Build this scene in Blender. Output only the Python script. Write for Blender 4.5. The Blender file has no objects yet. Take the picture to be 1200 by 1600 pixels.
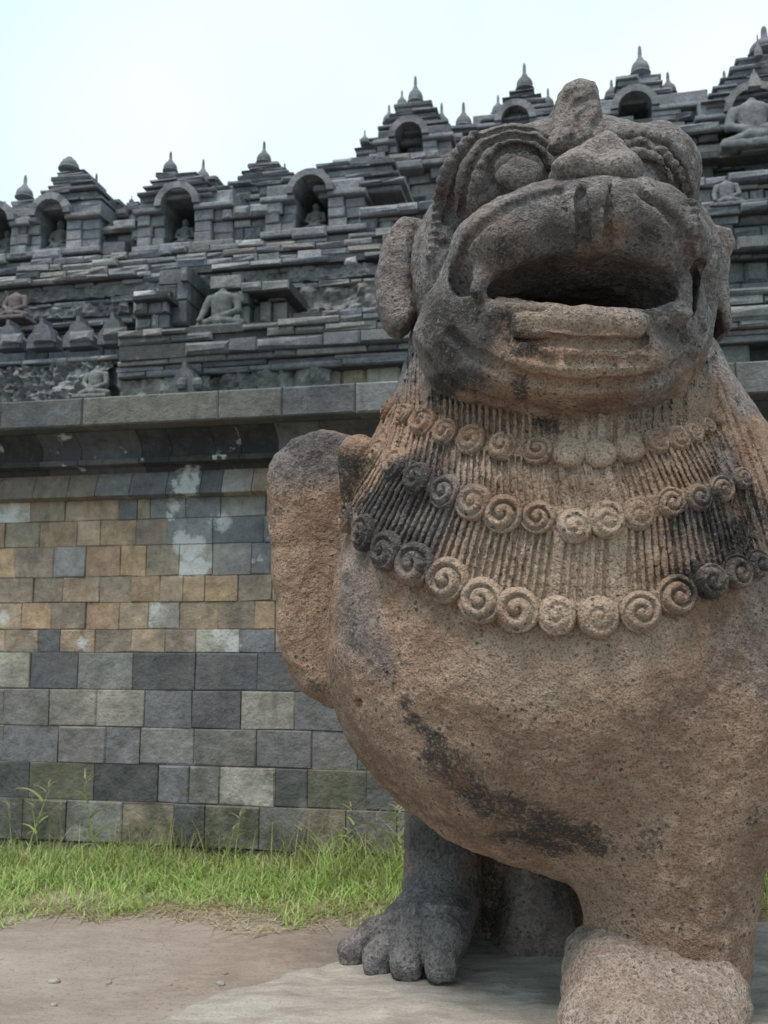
import bpy, math, random
import numpy as np
from mathutils import Vector, Matrix

# ------------------------------------------------------------------ camera, sky, sun, exposure
scene = bpy.context.scene
COL = scene.collection
FPX, PITCH = 1500.0, math.radians(7.6)
CAMZ = 1.07
cam_d = bpy.data.cameras.new("camera")
cam = bpy.data.objects.new("camera", cam_d)
COL.objects.link(cam)
cam.location = (0, 0, CAMZ)
cam.rotation_euler = (math.radians(90) + PITCH, 0, 0)
cam_d.sensor_fit = 'VERTICAL'
cam_d.sensor_height = 36.0
cam_d.lens = 36.0 * FPX / 1600.0
cam_d.clip_start = 0.05
cam_d.clip_end = 2000
cam_d.dof.use_dof = True
cam_d.dof.focus_distance = 2.45
cam_d.dof.aperture_fstop = 5.6
scene.camera = cam

SUN_EL, SUN_AZ = math.radians(69), math.radians(-150)   # azimuth from +Y towards +X: behind the camera, to its left
world = bpy.data.worlds.new("World")
scene.world = world
world.use_nodes = True
wn, wl = world.node_tree.nodes, world.node_tree.links
wn.clear()
w_out = wn.new('ShaderNodeOutputWorld')
w_bg = wn.new('ShaderNodeBackground')
w_bg.inputs['Strength'].default_value = 0.11
w_sky = wn.new('ShaderNodeTexSky')
w_sky.sky_type = 'NISHITA'
w_sky.sun_disc = False
w_sky.sun_elevation = SUN_EL
w_sky.sun_rotation = SUN_AZ
w_tc = wn.new('ShaderNodeTexCoord')
w_no = wn.new('ShaderNodeTexNoise')
w_no.inputs['Scale'].default_value = 1.1
w_no.inputs['Detail'].default_value = 5
w_no.inputs['Roughness'].default_value = 0.45
w_rp = wn.new('ShaderNodeValToRGB')
w_rp.color_ramp.elements[0].position = 0.54
w_rp.color_ramp.elements[0].color = (3.9, 5.35, 5.75, 1)
w_rp.color_ramp.elements[1].position = 0.80
w_rp.color_ramp.elements[1].color = (5.9, 5.95, 5.95, 1)
w_mx = wn.new('ShaderNodeMix')
w_mx.data_type = 'RGBA'
w_mx.inputs[0].default_value = 0.93                     # closed bright cloud, a little blue through it
wl.new(w_tc.outputs['Generated'], w_no.inputs['Vector'])
wl.new(w_no.outputs['Fac'], w_rp.inputs['Fac'])
wl.new(w_sky.outputs['Color'], w_mx.inputs[6])
wl.new(w_rp.outputs['Color'], w_mx.inputs[7])
wl.new(w_mx.outputs[2], w_bg.inputs['Color'])
wl.new(w_bg.outputs['Background'], w_out.inputs['Surface'])

sun_d = bpy.data.lights.new("sun", 'SUN')
sun_d.energy = 2.0
sun_d.angle = math.radians(22)
sun_d.color = (1.0, 0.875, 0.785)
sun = bpy.data.objects.new("sun", sun_d)
COL.objects.link(sun)
_sd = Vector((math.sin(SUN_AZ) * math.cos(SUN_EL), math.cos(SUN_AZ) * math.cos(SUN_EL), math.sin(SUN_EL)))
sun.rotation_euler = _sd.to_track_quat('Z', 'Y').to_euler()
sun.location = (-3, -5, 12)

scene.view_settings.view_transform = 'Standard'
scene.view_settings.look = 'None'
scene.view_settings.exposure = 0.9
scene.view_settings.gamma = 1.0

random.seed(7)
rng = np.random.default_rng(11)
CP, SP = math.cos(PITCH), math.sin(PITCH)


def ray(px, py):
    u, v = (px - 600) / FPX, (800 - py) / FPX
    return np.array([u, CP - v * SP, SP + v * CP])


def U(px, py, d):                                       # point of a given distance along +Y
    r = ray(px, py)
    return np.array([0, 0, CAMZ]) + r * (d / r[1])


# ------------------------------------------------------------------ mesh helpers
def new_obj(name, verts, faces, mat, parent=None, smooth=False, attrs=None, loc=None):
    me = bpy.data.meshes.new(name)
    verts = np.asarray(verts, dtype=np.float64)
    if loc is not None:
        verts = verts - np.asarray(loc)
    if isinstance(faces, np.ndarray):
        n, k = faces.shape
        me.vertices.add(len(verts))
        me.vertices.foreach_set('co', verts.astype(np.float32).ravel())
        me.loops.add(n * k)
        me.loops.foreach_set('vertex_index', faces.astype(np.int32).ravel())
        me.polygons.add(n)
        me.polygons.foreach_set('loop_start', np.arange(0, n * k, k, dtype=np.int32))
        me.update(calc_edges=True)
    else:
        me.from_pydata([tuple(v) for v in verts], [], faces)
    me.validate()
    if attrs:
        for nm, (dom, arr) in attrs.items():
            a = me.attributes.new(nm, 'FLOAT_COLOR', dom)
            arr = np.asarray(arr, dtype=np.float32)
            if arr.shape[1] == 3:
                arr = np.concatenate([arr, np.ones((len(arr), 1), np.float32)], 1)
            a.data.foreach_set('color', arr.ravel())
    me.polygons.foreach_set('use_smooth', np.full(len(me.polygons), smooth))
    me.materials.append(mat)
    o = bpy.data.objects.new(name, me)
    COL.objects.link(o)
    if loc is not None:
        o.location = tuple(loc)
    if parent is not None:
        o.parent = parent
        o.matrix_parent_inverse = parent_inv(parent)
    return o


INV = {}


def parent_inv(p):
    m = Matrix.Translation(p.location)
    q = p.parent
    if q is not None:
        m = INV.get(q.name, Matrix.Identity(4)) @ m if False else m
    return m.inverted() if q is None else (Matrix.Translation(p.location)).inverted()


def empty(name, loc):
    o = bpy.data.objects.new(name, None)
    o.empty_display_size = 0.2
    COL.objects.link(o)
    o.location = tuple(loc)
    return o


def tag(o, label=None, cat=None, group=None, kind=None):
    if label:
        o['label'] = label
    if cat:
        o['category'] = cat
    if group:
        o['group'] = group
    if kind:
        o['kind'] = kind
    return o


# ------------------------------------------------------------------ value noise
def _hash(i, j, k, seed):
    h = (i * 374761393 + j * 668265263 + k * 2147483647 + seed * 1274126177) & 0xFFFFFFFF
    h = ((h ^ (h >> 13)) * 1274126177) & 0xFFFFFFFF
    h = (h ^ (h >> 16)) & 0xFFFF
    return h / 65535.0


def vnoise(P, freq, seed=0):
    Q = np.asarray(P) * freq
    F = np.floor(Q).astype(np.int64)
    t = Q - F
    t = t * t * (3 - 2 * t)
    out = 0
    for a in (0, 1):
        wx = t[:, 0] if a else 1 - t[:, 0]
        for b in (0, 1):
            wy = t[:, 1] if b else 1 - t[:, 1]
            for c in (0, 1):
                wz = t[:, 2] if c else 1 - t[:, 2]
                out = out + wx * wy * wz * _hash(F[:, 0] + a, F[:, 1] + b, F[:, 2] + c, seed)
    return out * 2 - 1


def fbm(P, freq, octaves=3, seed=0):
    s, a = 0, 1.0
    for o in range(octaves):
        s = s + a * vnoise(P, freq * 2 ** o, seed + o * 17)
        a *= 0.5
    return s


def sstep(a, b, x):
    t = np.clip((x - a) / (b - a), 0, 1)
    return t * t * (3 - 2 * t)


# ------------------------------------------------------------------ signed distance sculpting
class Prim:
    def __init__(self, fn, lo, hi, op='u', k=0.02):
        self.fn, self.op, self.k = fn, op, k
        self.lo, self.hi = np.asarray(lo, float), np.asarray(hi, float)


def ell(c, r, op='u', k=0.03, rot=None):
    c, r = np.asarray(c, float), np.asarray(r, float)
    M = np.array(rot.to_3x3()).T if rot is not None else None
    R = max(r)

    def fn(P):
        q = P - c
        if M is not None:
            q = q @ M.T
        k0 = np.sqrt(((q / r) ** 2).sum(1))
        k1 = np.sqrt(((q / r ** 2) ** 2).sum(1)) + 1e-9
        return np.where(k0 < 1e-6, -min(r), k0 * (k0 - 1) / k1)
    ext = r if rot is None else np.array([R, R, R])
    return Prim(fn, c - ext, c + ext, op, k)


def cone(a, b, ra, rb=None, op='u', k=0.02, sy=1.0):
    a, b = np.asarray(a, float), np.asarray(b, float)
    rb = ra if rb is None else rb
    ba = b - a
    L2 = float(ba @ ba) + 1e-12

    def fn(P):
        pa = P - a
        h = np.clip((pa @ ba) / L2, 0, 1)
        return np.sqrt(((pa - h[:, None] * ba) ** 2).sum(1)) - (ra + (rb - ra) * h)
    R = max(ra, rb)
    return Prim(fn, np.minimum(a, b) - R, np.maximum(a, b) + R, op, k)


def box(c, h, r=0.01, op='u', k=0.02, rot=None):
    c, h = np.asarray(c, float), np.asarray(h, float)
    M = np.array(rot.to_3x3()).T if rot is not None else None

    def fn(P):
        q = P - c
        if M is not None:
            q = q @ M.T
        q = np.abs(q) - (h - r)
        return np.sqrt((np.maximum(q, 0) ** 2).sum(1)) + np.minimum(q.max(1), 0) - r
    R = float(np.linalg.norm(h))
    e = h if rot is None else np.array([R, R, R])
    return Prim(fn, c - e, c + e, op, k)


def slab_poly(pts, y0, half, r, op='u', k=0.02, lean=0.0, yaw=0.0):
    """outline in (x,z), extruded along y with rounded rims"""
    p = np.asarray(pts, float)
    nxt = np.roll(p, -1, 0)
    xm, zm = p.mean(0)

    def fn(P):
        X, Z = P[:, 0], P[:, 2]
        d = np.full(len(P), 1e9)
        s = np.ones(len(P))
        for (ax, az), (bx, bz) in zip(p, nxt):
            ex, ez = bx - ax, bz - az
            wx, wz = X - ax, Z - az
            t = np.clip((wx * ex + wz * ez) / (ex * ex + ez * ez + 1e-12), 0, 1)
            d = np.minimum(d, (wx - ex * t) ** 2 + (wz - ez * t) ** 2)
            c1, c2, c3 = Z >= az, Z < bz, ex * wz > ez * wx
            flip = (c1 & c2 & c3) | (~c1 & ~c2 & ~c3)
            s = np.where(flip, -s, s)
        d2 = s * np.sqrt(d)
        yy = P[:, 1] - (y0 + lean * (Z - zm) + yaw * (X - xm))
        qx, qy = d2 + r, np.abs(yy) - half + r
        return np.sqrt(np.maximum(qx, 0) ** 2 + np.maximum(qy, 0) ** 2) + np.minimum(np.maximum(qx, qy), 0) - r
    sp = abs(lean) * np.ptp(p[:, 1]) + abs(yaw) * np.ptp(p[:, 0])
    lo = [p[:, 0].min(), y0 - half - sp, p[:, 1].min()]
    hi = [p[:, 0].max(), y0 + half + sp, p[:, 1].max()]
    return Prim(fn, lo, hi, op, k)


def half_space(n, d, op='i', k=0.02):
    n = np.asarray(n, float)
    return Prim(lambda P: P @ n - d, [-99] * 3, [99] * 3, op, k)


def combine(prims, P):
    d = np.full(len(P), 10.0)
    for q in prims:
        e = q.fn(P)
        k = q.k
        if q.op == 'u':
            h = np.maximum(k - np.abs(d - e), 0) / k
            d = np.minimum(d, e) - h * h * k * 0.25
        elif q.op == 's':
            e = -e
            h = np.maximum(k - np.abs(d - e), 0) / k
            d = np.maximum(d, e) + h * h * k * 0.25
        else:
            h = np.maximum(k - np.abs(d - e), 0) / k
            d = np.maximum(d, e) + h * h * k * 0.25
    return d


def march(prims, px, py, d0=1.6):
    px, py = np.atleast_1d(px).astype(float), np.atleast_1d(py).astype(float)
    D = np.array([ray(a, b) for a, b in zip(px, py)])
    D /= np.linalg.norm(D, axis=1)[:, None]
    O = np.array([0, 0, CAMZ])
    t = np.full(len(px), d0)
    for _ in range(90):
        s = combine(prims, O + D * t[:, None])
        t = t + np.clip(s * 0.75, -0.05, 0.2)
        t = np.minimum(t, 4.2)
    return O + D * t[:, None], t < 4.1


def normal_at(prims, P):
    e = 0.004
    g = np.stack([combine(prims, P + np.eye(3)[i] * e) - combine(prims, P - np.eye(3)[i] * e) for i in range(3)], 1)
    return g / (np.linalg.norm(g, axis=1)[:, None] + 1e-9)


def sculpt(prims, vox, lo=None, hi=None):
    """surface nets over the near-surface blocks of the distance field"""
    B = 12
    if lo is None:
        us = [q for q in prims if q.op == 'u']
        lo = np.min([q.lo for q in us], 0) - 3 * vox - 0.02
        hi = np.max([q.hi for q in us], 0) + 3 * vox + 0.02
    lo, hi = np.asarray(lo, float), np.asarray(hi, float)
    nb = np.ceil((hi - lo) / (vox * B)).astype(int)
    N = nb * B + 1
    A = np.full(tuple(N), 1.0, np.float32)
    idx = np.stack(np.meshgrid(*[np.arange(n) for n in nb], indexing='ij'), -1).reshape(-1, 3)
    cen = lo + (idx + 0.5) * B * vox
    diag = vox * B * math.sqrt(3) / 2
    plo = np.array([q.lo for q in prims]) - np.array([q.k for q in prims])[:, None]
    phi = np.array([q.hi for q in prims]) + np.array([q.k for q in prims])[:, None]
    # coarse value from pruned prims in bigger super blocks
    dc = np.empty(len(cen))
    for s in range(0, len(cen), 4000):
        seg = cen[s:s + 4000]
        a, b = seg.min(0) - 0.25, seg.max(0) + 0.25
        act = [q for i, q in enumerate(prims) if q.op != 'u' or (np.all(phi[i] > a) and np.all(plo[i] < b))]
        act = [q for q in act if q.op == 'u' or (q.hi[0] > 50) or np.all(q.hi > a) and np.all(q.lo < b)]
        dc[s:s + 4000] = combine(act, seg)
    g = np.stack(np.meshgrid(*[np.arange(B + 1)] * 3, indexing='ij'), -1).reshape(-1, 3)
    for n in range(len(idx)):
        i, j, k = idx[n] * B
        sl = (slice(i, i + B + 1), slice(j, j + B + 1), slice(k, k + B + 1))
        if abs(dc[n]) > diag * 1.7 + 0.03:
            if dc[n] < 0:
                A[i:i + B, j:j + B, k:k + B] = -1.0
            continue
        a, b = cen[n] - diag - vox, cen[n] + diag + vox
        m = np.all(phi > a, 1) & np.all(plo < b, 1)
        act = [prims[q] for q in np.nonzero(m)[0]]
        P = lo + (idx[n] * B + g) * vox
        A[sl] = combine(act, P).reshape(B + 1, B + 1, B + 1) if act else 1.0
    ins = A < 0
    nx, ny, nz = A.shape
    cnt = np.zeros((nx - 1, ny - 1, nz - 1), np.int8)
    for a in (0, 1):
        for b in (0, 1):
            for c in (0, 1):
                cnt += ins[a:nx - 1 + a, b:ny - 1 + b, c:nz - 1 + c]
    cells = np.argwhere((cnt > 0) & (cnt < 8))
    vid = np.full(cnt.shape, -1, np.int32)
    vid[cells[:, 0], cells[:, 1], cells[:, 2]] = np.arange(len(cells))
    acc = np.zeros((len(cells), 3))
    num = np.zeros(len(cells))
    cor = [(a, b, c) for a in (0, 1) for b in (0, 1) for c in (0, 1)]
    val = {c: A[cells[:, 0] + c[0], cells[:, 1] + c[1], cells[:, 2] + c[2]] for c in cor}
    for c in cor:
        for ax in range(3):
            if c[ax]:
                continue
            c2 = list(c)
            c2[ax] = 1
            v0, v1 = val[c], val[tuple(c2)]
            m = (v0 < 0) != (v1 < 0)
            t = np.where(m, v0 / np.where(m, v0 - v1, 1), 0)
            p = np.zeros((len(cells), 3)) + np.array(c, float)
            p[:, ax] += t
            acc[m] += p[m]
            num[m] += 1
    V = lo + (cells + acc / np.maximum(num, 1)[:, None]) * vox
    F = []
    for ax in range(3):
        o1, o2 = [(1, 2), (2, 0), (0, 1)][ax]
        s0 = [slice(None)] * 3
        s1 = [slice(None)] * 3
        s0[ax], s1[ax] = slice(0, -1), slice(1, None)
        ch = ins[tuple(s0)] != ins[tuple(s1)]
        E = np.argwhere(ch)
        E = E[(E[:, o1] > 0) & (E[:, o2] > 0) & (E[:, o1] < A.shape[o1] - 1) & (E[:, o2] < A.shape[o2] - 1)]
        q = []
        for da, db in ((1, 1), (0, 1), (0, 0), (1, 0)):
            G = E.copy()
            G[:, o1] -= da
            G[:, o2] -= db
            q.append(vid[G[:, 0], G[:, 1], G[:, 2]])
        q = np.stack(q, 1)
        flip = ~ins[E[:, 0], E[:, 1], E[:, 2]]
        q[flip] = q[flip][:, ::-1]
        F.append(q[(q >= 0).all(1)])
    return V, np.concatenate(F)


def vert_normals(V, F):
    n = np.cross(V[F[:, 2]] - V[F[:, 0]], V[F[:, 3]] - V[F[:, 1]])
    N = np.zeros_like(V)
    for c in range(4):
        np.add.at(N, F[:, c], n)
    return N / (np.linalg.norm(N, axis=1)[:, None] + 1e-12)


def roughen(V, F, amp, freq, seed=0, octv=3):
    return V + vert_normals(V, F) * (fbm(V, freq, octv, seed) * amp)[:, None]


# ------------------------------------------------------------------ materials
class NT:
    def __init__(self, name):
        self.m = bpy.data.materials.new(name)
        self.m.use_nodes = True
        self.n, self.l = self.m.node_tree.nodes, self.m.node_tree.links
        self.b = self.n['Principled BSDF']
        self.b.inputs['Roughness'].default_value = 0.92
        self.b.inputs['Specular IOR Level'].default_value = 0.25
        tc = self.n.new('ShaderNodeTexCoord')
        self.co = tc.outputs['Object']

    def noise(self, scale, detail=4, rough=0.6, out='Fac', vec=None):
        t = self.n.new('ShaderNodeTexNoise')
        t.inputs['Scale'].default_value = scale
        t.inputs['Detail'].default_value = detail
        t.inputs['Roughness'].default_value = rough
        self.l.new(vec or self.co, t.inputs['Vector'])
        return t.outputs[out]

    def ramp(self, src, a, b, ca=(0, 0, 0, 1), cb=(1, 1, 1, 1)):
        t = self.n.new('ShaderNodeValToRGB')
        e = t.color_ramp.elements
        e[0].position, e[1].position, e[0].color, e[1].color = a, b, ca, cb
        self.l.new(src, t.inputs['Fac'])
        return t.outputs['Color']

    def mix(self, fac, a, b, mode='MIX'):
        t = self.n.new('ShaderNodeMix')
        t.data_type = 'RGBA'
        t.blend_type = mode
        for s, v in ((0, fac), (6, a), (7, b)):
            if isinstance(v, (int, float)):
                t.inputs[s].default_value = v
            elif isinstance(v, tuple):
                t.inputs[s].default_value = v if len(v) == 4 else v + (1,)
            else:
                self.l.new(v, t.inputs[s])
        return t.outputs[2]

    def math(self, op, a, b=0.0):
        t = self.n.new('ShaderNodeMath')
        t.operation = op
        for i, v in enumerate((a, b)):
            if isinstance(v, (int, float)):
                t.inputs[i].default_value = v
            else:
                self.l.new(v, t.inputs[i])
        return t.outputs[0]

    def attr(self, name):
        t = self.n.new('ShaderNodeAttribute')
        t.attribute_name = name
        return t.outputs['Color']

    def split(self, c):
        t = self.n.new('ShaderNodeSeparateColor')
        self.l.new(c, t.inputs[0])
        return t.outputs

    def bump(self, src, strength, dist, prev=None):
        t = self.n.new('ShaderNodeBump')
        t.inputs['Strength'].default_value = strength
        t.inputs['Distance'].default_value = dist
        self.l.new(src, t.inputs['Height'])
        if prev is not None:
            self.l.new(prev, t.inputs['Normal'])
        return t.outputs['Normal']

    def done(self, color, normal=None):
        self.l.new(color, self.b.inputs['Base Color'])
        if normal is not None:
            self.l.new(normal, self.b.inputs['Normal'])
        return self.m


def lion_stone():
    t = NT("weathered_lion_stone")
    r, g, b = t.split(t.attr('stain_shade'))[:3]
    big = t.noise(3.0, 5, 0.6)
    mid = t.noise(14, 5, 0.65)
    fine = t.noise(75, 3, 0.7)
    grain = t.noise(170, 2, 0.6)
    brown = t.mix(t.ramp(big, 0.35, 0.68), (0.175, 0.108, 0.076), (0.32, 0.216, 0.158))
    brown = t.mix(t.ramp(mid, 0.42, 0.7), brown, (0.36, 0.258, 0.195), 'MIX')
    grey = t.mix(t.ramp(mid, 0.35, 0.68), (0.115, 0.107, 0.112), (0.30, 0.278, 0.28))
    col = t.mix(g, brown, grey)
    lite = t.mix(t.ramp(mid, 0.3, 0.7), (0.36, 0.275, 0.21), (0.47, 0.38, 0.31))
    col = t.mix(b, col, lite)
    # dark crusts and painted under-belly shade: follow the stain map, broken up by pores
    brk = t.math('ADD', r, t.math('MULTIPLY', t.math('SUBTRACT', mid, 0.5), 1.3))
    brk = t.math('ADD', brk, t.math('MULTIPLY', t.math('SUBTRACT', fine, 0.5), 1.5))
    crust_shade = t.ramp(brk, 0.38, 0.68)
    col = t.mix(t.math('MULTIPLY', crust_shade, 0.9), col, (0.032, 0.031, 0.034))
    col = t.mix(t.math('MULTIPLY', g, t.math('MULTIPLY', t.ramp(fine, 0.42, 0.54, (1, 1, 1, 1), (0, 0, 0, 1)), 0.45)), col, (0.055, 0.05, 0.053))
    # grains and pores
    col = t.mix(t.math('MULTIPLY', t.ramp(grain, 0.36, 0.50, (1, 1, 1, 1), (0, 0, 0, 1)), 0.58), col, (0.048, 0.04, 0.037))
    col = t.mix(t.math('MULTIPLY', t.ramp(fine, 0.57, 0.74), 0.5), col, (0.46, 0.38, 0.31))
    vo = t.n.new('ShaderNodeTexVoronoi')
    vo.inputs['Scale'].default_value = 48
    t.l.new(t.co, vo.inputs['Vector'])
    pit = t.math('MULTIPLY', t.ramp(vo.outputs['Distance'], 0.12, 0.30, (1, 1, 1, 1), (0, 0, 0, 1)), t.ramp(mid, 0.46, 0.6))
    col = t.mix(t.math('MULTIPLY', pit, 0.65), col, (0.05, 0.042, 0.04))
    col = t.mix(1.0, col, t.ramp(t.noise(1.7, 4, 0.6), 0.3, 0.7, (0.80, 0.77, 0.75, 1), (1.14, 1.13, 1.12, 1)), 'MULTIPLY')
    n = t.bump(t.math('MULTIPLY', pit, -1.0), 0.8, 0.008)
    n = t.bump(fine, 0.9, 0.014, n)
    n = t.bump(grain, 0.75, 0.004, n)
    return t.done(col, n)


def temple_stone(name, moss=0.15, rough=1.0, scale=1.0):
    t = NT(name)
    base = t.attr('col')
    big = t.noise(2.2 * scale, 6, 0.65)
    mid = t.noise(11 * scale, 5, 0.7)
    fine = t.noise(60 * scale, 4, 0.7)
    col = t.mix(1.0, base, t.ramp(mid, 0.25, 0.75, (0.74, 0.74, 0.75, 1), (1.68, 1.68, 1.68, 1)), 'MULTIPLY')
    col = t.mix(t.math('MULTIPLY', t.ramp(big, 0.52, 0.68), 0.4), col, (0.07, 0.076, 0.09))
    col = t.mix(t.math('MULTIPLY', t.ramp(mid, 0.60, 0.72), 0.5), col, (0.30, 0.31, 0.30))
    col = t.mix(t.math('MULTIPLY', t.ramp(t.noise(3.3 * scale, 5, 0.7), 0.55, 0.7), moss), col, (0.075, 0.08, 0.05))
    col = t.mix(t.math('MULTIPLY', t.ramp(fine, 0.33, 0.48, (1, 1, 1, 1), (0, 0, 0, 1)), 0.5), col, (0.03, 0.03, 0.032))
    n = t.bump(mid, 0.5 * rough, 0.03)
    n = t.bump(fine, 0.6 * rough, 0.008, n)
    return t.done(col, n)


def ashlar_stone():
    t = NT("ashlar_stone")
    base = t.attr('col')
    st = t.split(t.attr('stain_shade'))
    big = t.noise(2.6, 6, 0.65)
    mid = t.noise(12, 5, 0.7)
    fine = t.noise(90, 4, 0.7)
    col = t.mix(1.0, base, t.ramp(mid, 0.2, 0.8, (0.5, 0.5, 0.5, 1), (1.55, 1.55, 1.52, 1)), 'MULTIPLY')
    col = t.mix(1.0, col, t.ramp(big, 0.3, 0.7, (0.78, 0.78, 0.78, 1), (1.22, 1.22, 1.22, 1)), 'MULTIPLY')
    col = t.mix(t.math('MULTIPLY', t.ramp(t.noise(4.2, 6, 0.7), 0.42, 0.66), 0.42), col, (0.16, 0.155, 0.145))
    col = t.mix(t.math('MULTIPLY', t.ramp(t.noise(7.0, 6, 0.75), 0.52, 0.70), 0.45), col, (0.10, 0.088, 0.072))
    mp = t.n.new('ShaderNodeMapping')
    mp.inputs['Scale'].default_value = (5.0, 5.0, 0.9)
    t.l.new(t.co, mp.inputs['Vector'])
    run = t.noise(1.6, 6, 0.7, vec=mp.outputs['Vector'])
    col = t.mix(t.math('MULTIPLY', t.ramp(run, 0.55, 0.72), 0.55), col, (0.055, 0.055, 0.055))
    col = t.mix(t.math('MULTIPLY', t.ramp(run, 0.28, 0.42, (1, 1, 1, 1), (0, 0, 0, 1)), 0.35), col, (0.33, 0.31, 0.28))
    sx = t.n.new('ShaderNodeSeparateXYZ')
    t.l.new(t.co, sx.inputs[0])
    damp = t.ramp(t.math('ADD', sx.outputs['Z'], t.math('MULTIPLY', t.math('SUBTRACT', t.noise(2.2, 4, 0.6), 0.5), 0.9)), 0.12, 0.62, (1, 1, 1, 1), (0, 0, 0, 1))
    patch = t.math('MULTIPLY', damp, t.ramp(t.noise(4.5, 6, 0.7), 0.46, 0.60))
    col = t.mix(t.math('MULTIPLY', patch, 0.75), col, (0.045, 0.05, 0.032))
    gm = t.math('ADD', st[1], t.math('MULTIPLY', t.math('SUBTRACT', mid, 0.5), 1.6))
    col = t.mix(t.math('MULTIPLY', t.ramp(gm, 0.4, 0.8), 0.8), col, (0.042, 0.048, 0.022))
    dk = t.math('ADD', st[0], t.math('MULTIPLY', t.math('SUBTRACT', mid, 0.5), 1.6))
    col = t.mix(t.math('MULTIPLY', t.ramp(dk, 0.4, 0.8), 0.8), col, (0.028, 0.03, 0.033))
    wh = t.math('ADD', st[2], t.math('MULTIPLY', t.math('SUBTRACT', t.noise(9, 5, 0.6), 0.5), 2.0))
    col = t.mix(t.math('MULTIPLY', t.ramp(wh, 0.5, 0.62), 0.8), col, (0.50, 0.51, 0.50))
    # lime bleeding out of the joints under the cornice
    lime = None
    for px, py, r in ((285, 848, 0.055), (306, 852, 0.05), (296, 868, 0.035), (312, 886, 0.05), (290, 890, 0.045), (300, 742, 0.075), (285, 715, 0.06), (275, 790, 0.06), (345, 815, 0.07), (20, 795, 0.06), (5, 965, 0.05), (130, 1005, 0.05)):
        v = t.n.new('ShaderNodeVectorMath')
        v.operation = 'DISTANCE'
        v.inputs[1].default_value = tuple(TW(TP(px, py, 0.0)[0], 0.0, TP(px, py, 0.0)[1]))
        t.l.new(t.co, v.inputs[0])
        a = t.math('SUBTRACT', 1.0, t.math('DIVIDE', v.outputs['Value'], r * 1.7))
        if px < 270 or py < 820 or px > 330:
            a = t.math('MULTIPLY', a, 0.62)
        lime = a if lime is None else t.math('MAXIMUM', lime, a)
    lime = t.math('ADD', lime, t.math('MULTIPLY', t.math('SUBTRACT', t.noise(26, 5, 0.65), 0.5), 0.9))
    col = t.mix(t.math('MULTIPLY', t.ramp(lime, 0.30, 0.52), 0.85), col, (0.56, 0.56, 0.56))
    col = t.mix(t.math('MULTIPLY', t.ramp(mid, 0.66, 0.78), 0.35), col, (0.40, 0.39, 0.36))
    col = t.mix(t.math('MULTIPLY', t.ramp(fine, 0.32, 0.46, (1, 1, 1, 1), (0, 0, 0, 1)), 0.35), col, (0.05, 0.05, 0.05))
    n = t.bump(mid, 0.6, 0.03)
    n = t.bump(fine, 0.6, 0.006, n)
    return t.done(col, n)


def slab_stone():
    t = NT("pale_slab_stone")
    mp = t.n.new('ShaderNodeMapping')
    mp.inputs['Scale'].default_value = (1.0, 4.0, 4.0)
    mp.inputs['Rotation'].default_value = (0, 0, 0.15)
    t.l.new(t.co, mp.inputs['Vector'])
    st = t.noise(5, 6, 0.65, vec=mp.outputs['Vector'])
    mid = t.noise(16, 5, 0.7)
    fine = t.noise(120, 3, 0.7)
    col = t.mix(t.ramp(st, 0.3, 0.7), (0.21, 0.188, 0.168), (0.39, 0.36, 0.322))
    col = t.mix(t.math('MULTIPLY', t.ramp(mid, 0.55, 0.72), 0.5), col, (0.20, 0.165, 0.135))
    col = t.mix(t.math('MULTIPLY', t.ramp(fine, 0.34, 0.48, (1, 1, 1, 1), (0, 0, 0, 1)), 0.4), col, (0.12, 0.11, 0.1))
    n = t.bump(st, 0.5, 0.02)
    n = t.bump(mid, 0.4, 0.012, n)
    n = t.bump(fine, 0.5, 0.004, n)
    return t.done(col, n)


def dirt_mat():
    t = NT("packed_dirt")
    mp = t.n.new('ShaderNodeMapping')
    mp.inputs['Scale'].default_value = (1.0, 2.2, 1.0)
    t.l.new(t.co, mp.inputs['Vector'])
    big = t.noise(1.1, 6, 0.6, vec=mp.outputs['Vector'])
    mid = t.noise(9, 6, 0.7, vec=mp.outputs['Vector'])
    fine = t.noise(70, 4, 0.75)
    col = t.mix(t.ramp(big, 0.35, 0.65), (0.205, 0.165, 0.138), (0.295, 0.255, 0.222))
    col = t.mix(t.math('MULTIPLY', t.ramp(mid, 0.45, 0.7), 0.55), col, (0.33, 0.28, 0.235))
    col = t.mix(t.math('MULTIPLY', t.ramp(fine, 0.60, 0.70), 0.4), col, (0.33, 0.29, 0.25))
    col = t.mix(t.math('MULTIPLY', t.ramp(fine, 0.34, 0.44, (1, 1, 1, 1), (0, 0, 0, 1)), 0.5), col, (0.08, 0.06, 0.05))
    n = t.bump(mid, 0.4, 0.03)
    n = t.bump(fine, 0.55, 0.006, n)
    return t.done(col, n)


def leaf_mat(name):
    t = NT(name)
    t.b.inputs['Roughness'].default_value = 0.6
    c = t.attr('col')
    tr = t.n.new('ShaderNodeBsdfTranslucent')
    t.l.new(c, tr.inputs['Color'])
    t.l.new(c, t.b.inputs['Base Color'])
    ms = t.n.new('ShaderNodeMixShader')
    ms.inputs[0].default_value = 0.35
    t.l.new(t.b.outputs[0], ms.inputs[1])
    t.l.new(tr.outputs[0], ms.inputs[2])
    t.l.new(ms.outputs[0], t.n['Material Output'].inputs['Surface'])
    return t.m


M_LION = lion_stone()
M_TEMPLE = temple_stone("temple_stone")
M_FAR = temple_stone("upper_temple_stone", 0.07, 1.2, 0.8)
M_SLAB = slab_stone()
M_DIRT = dirt_mat()
M_GRASS = leaf_mat("grass_blade")

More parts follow.
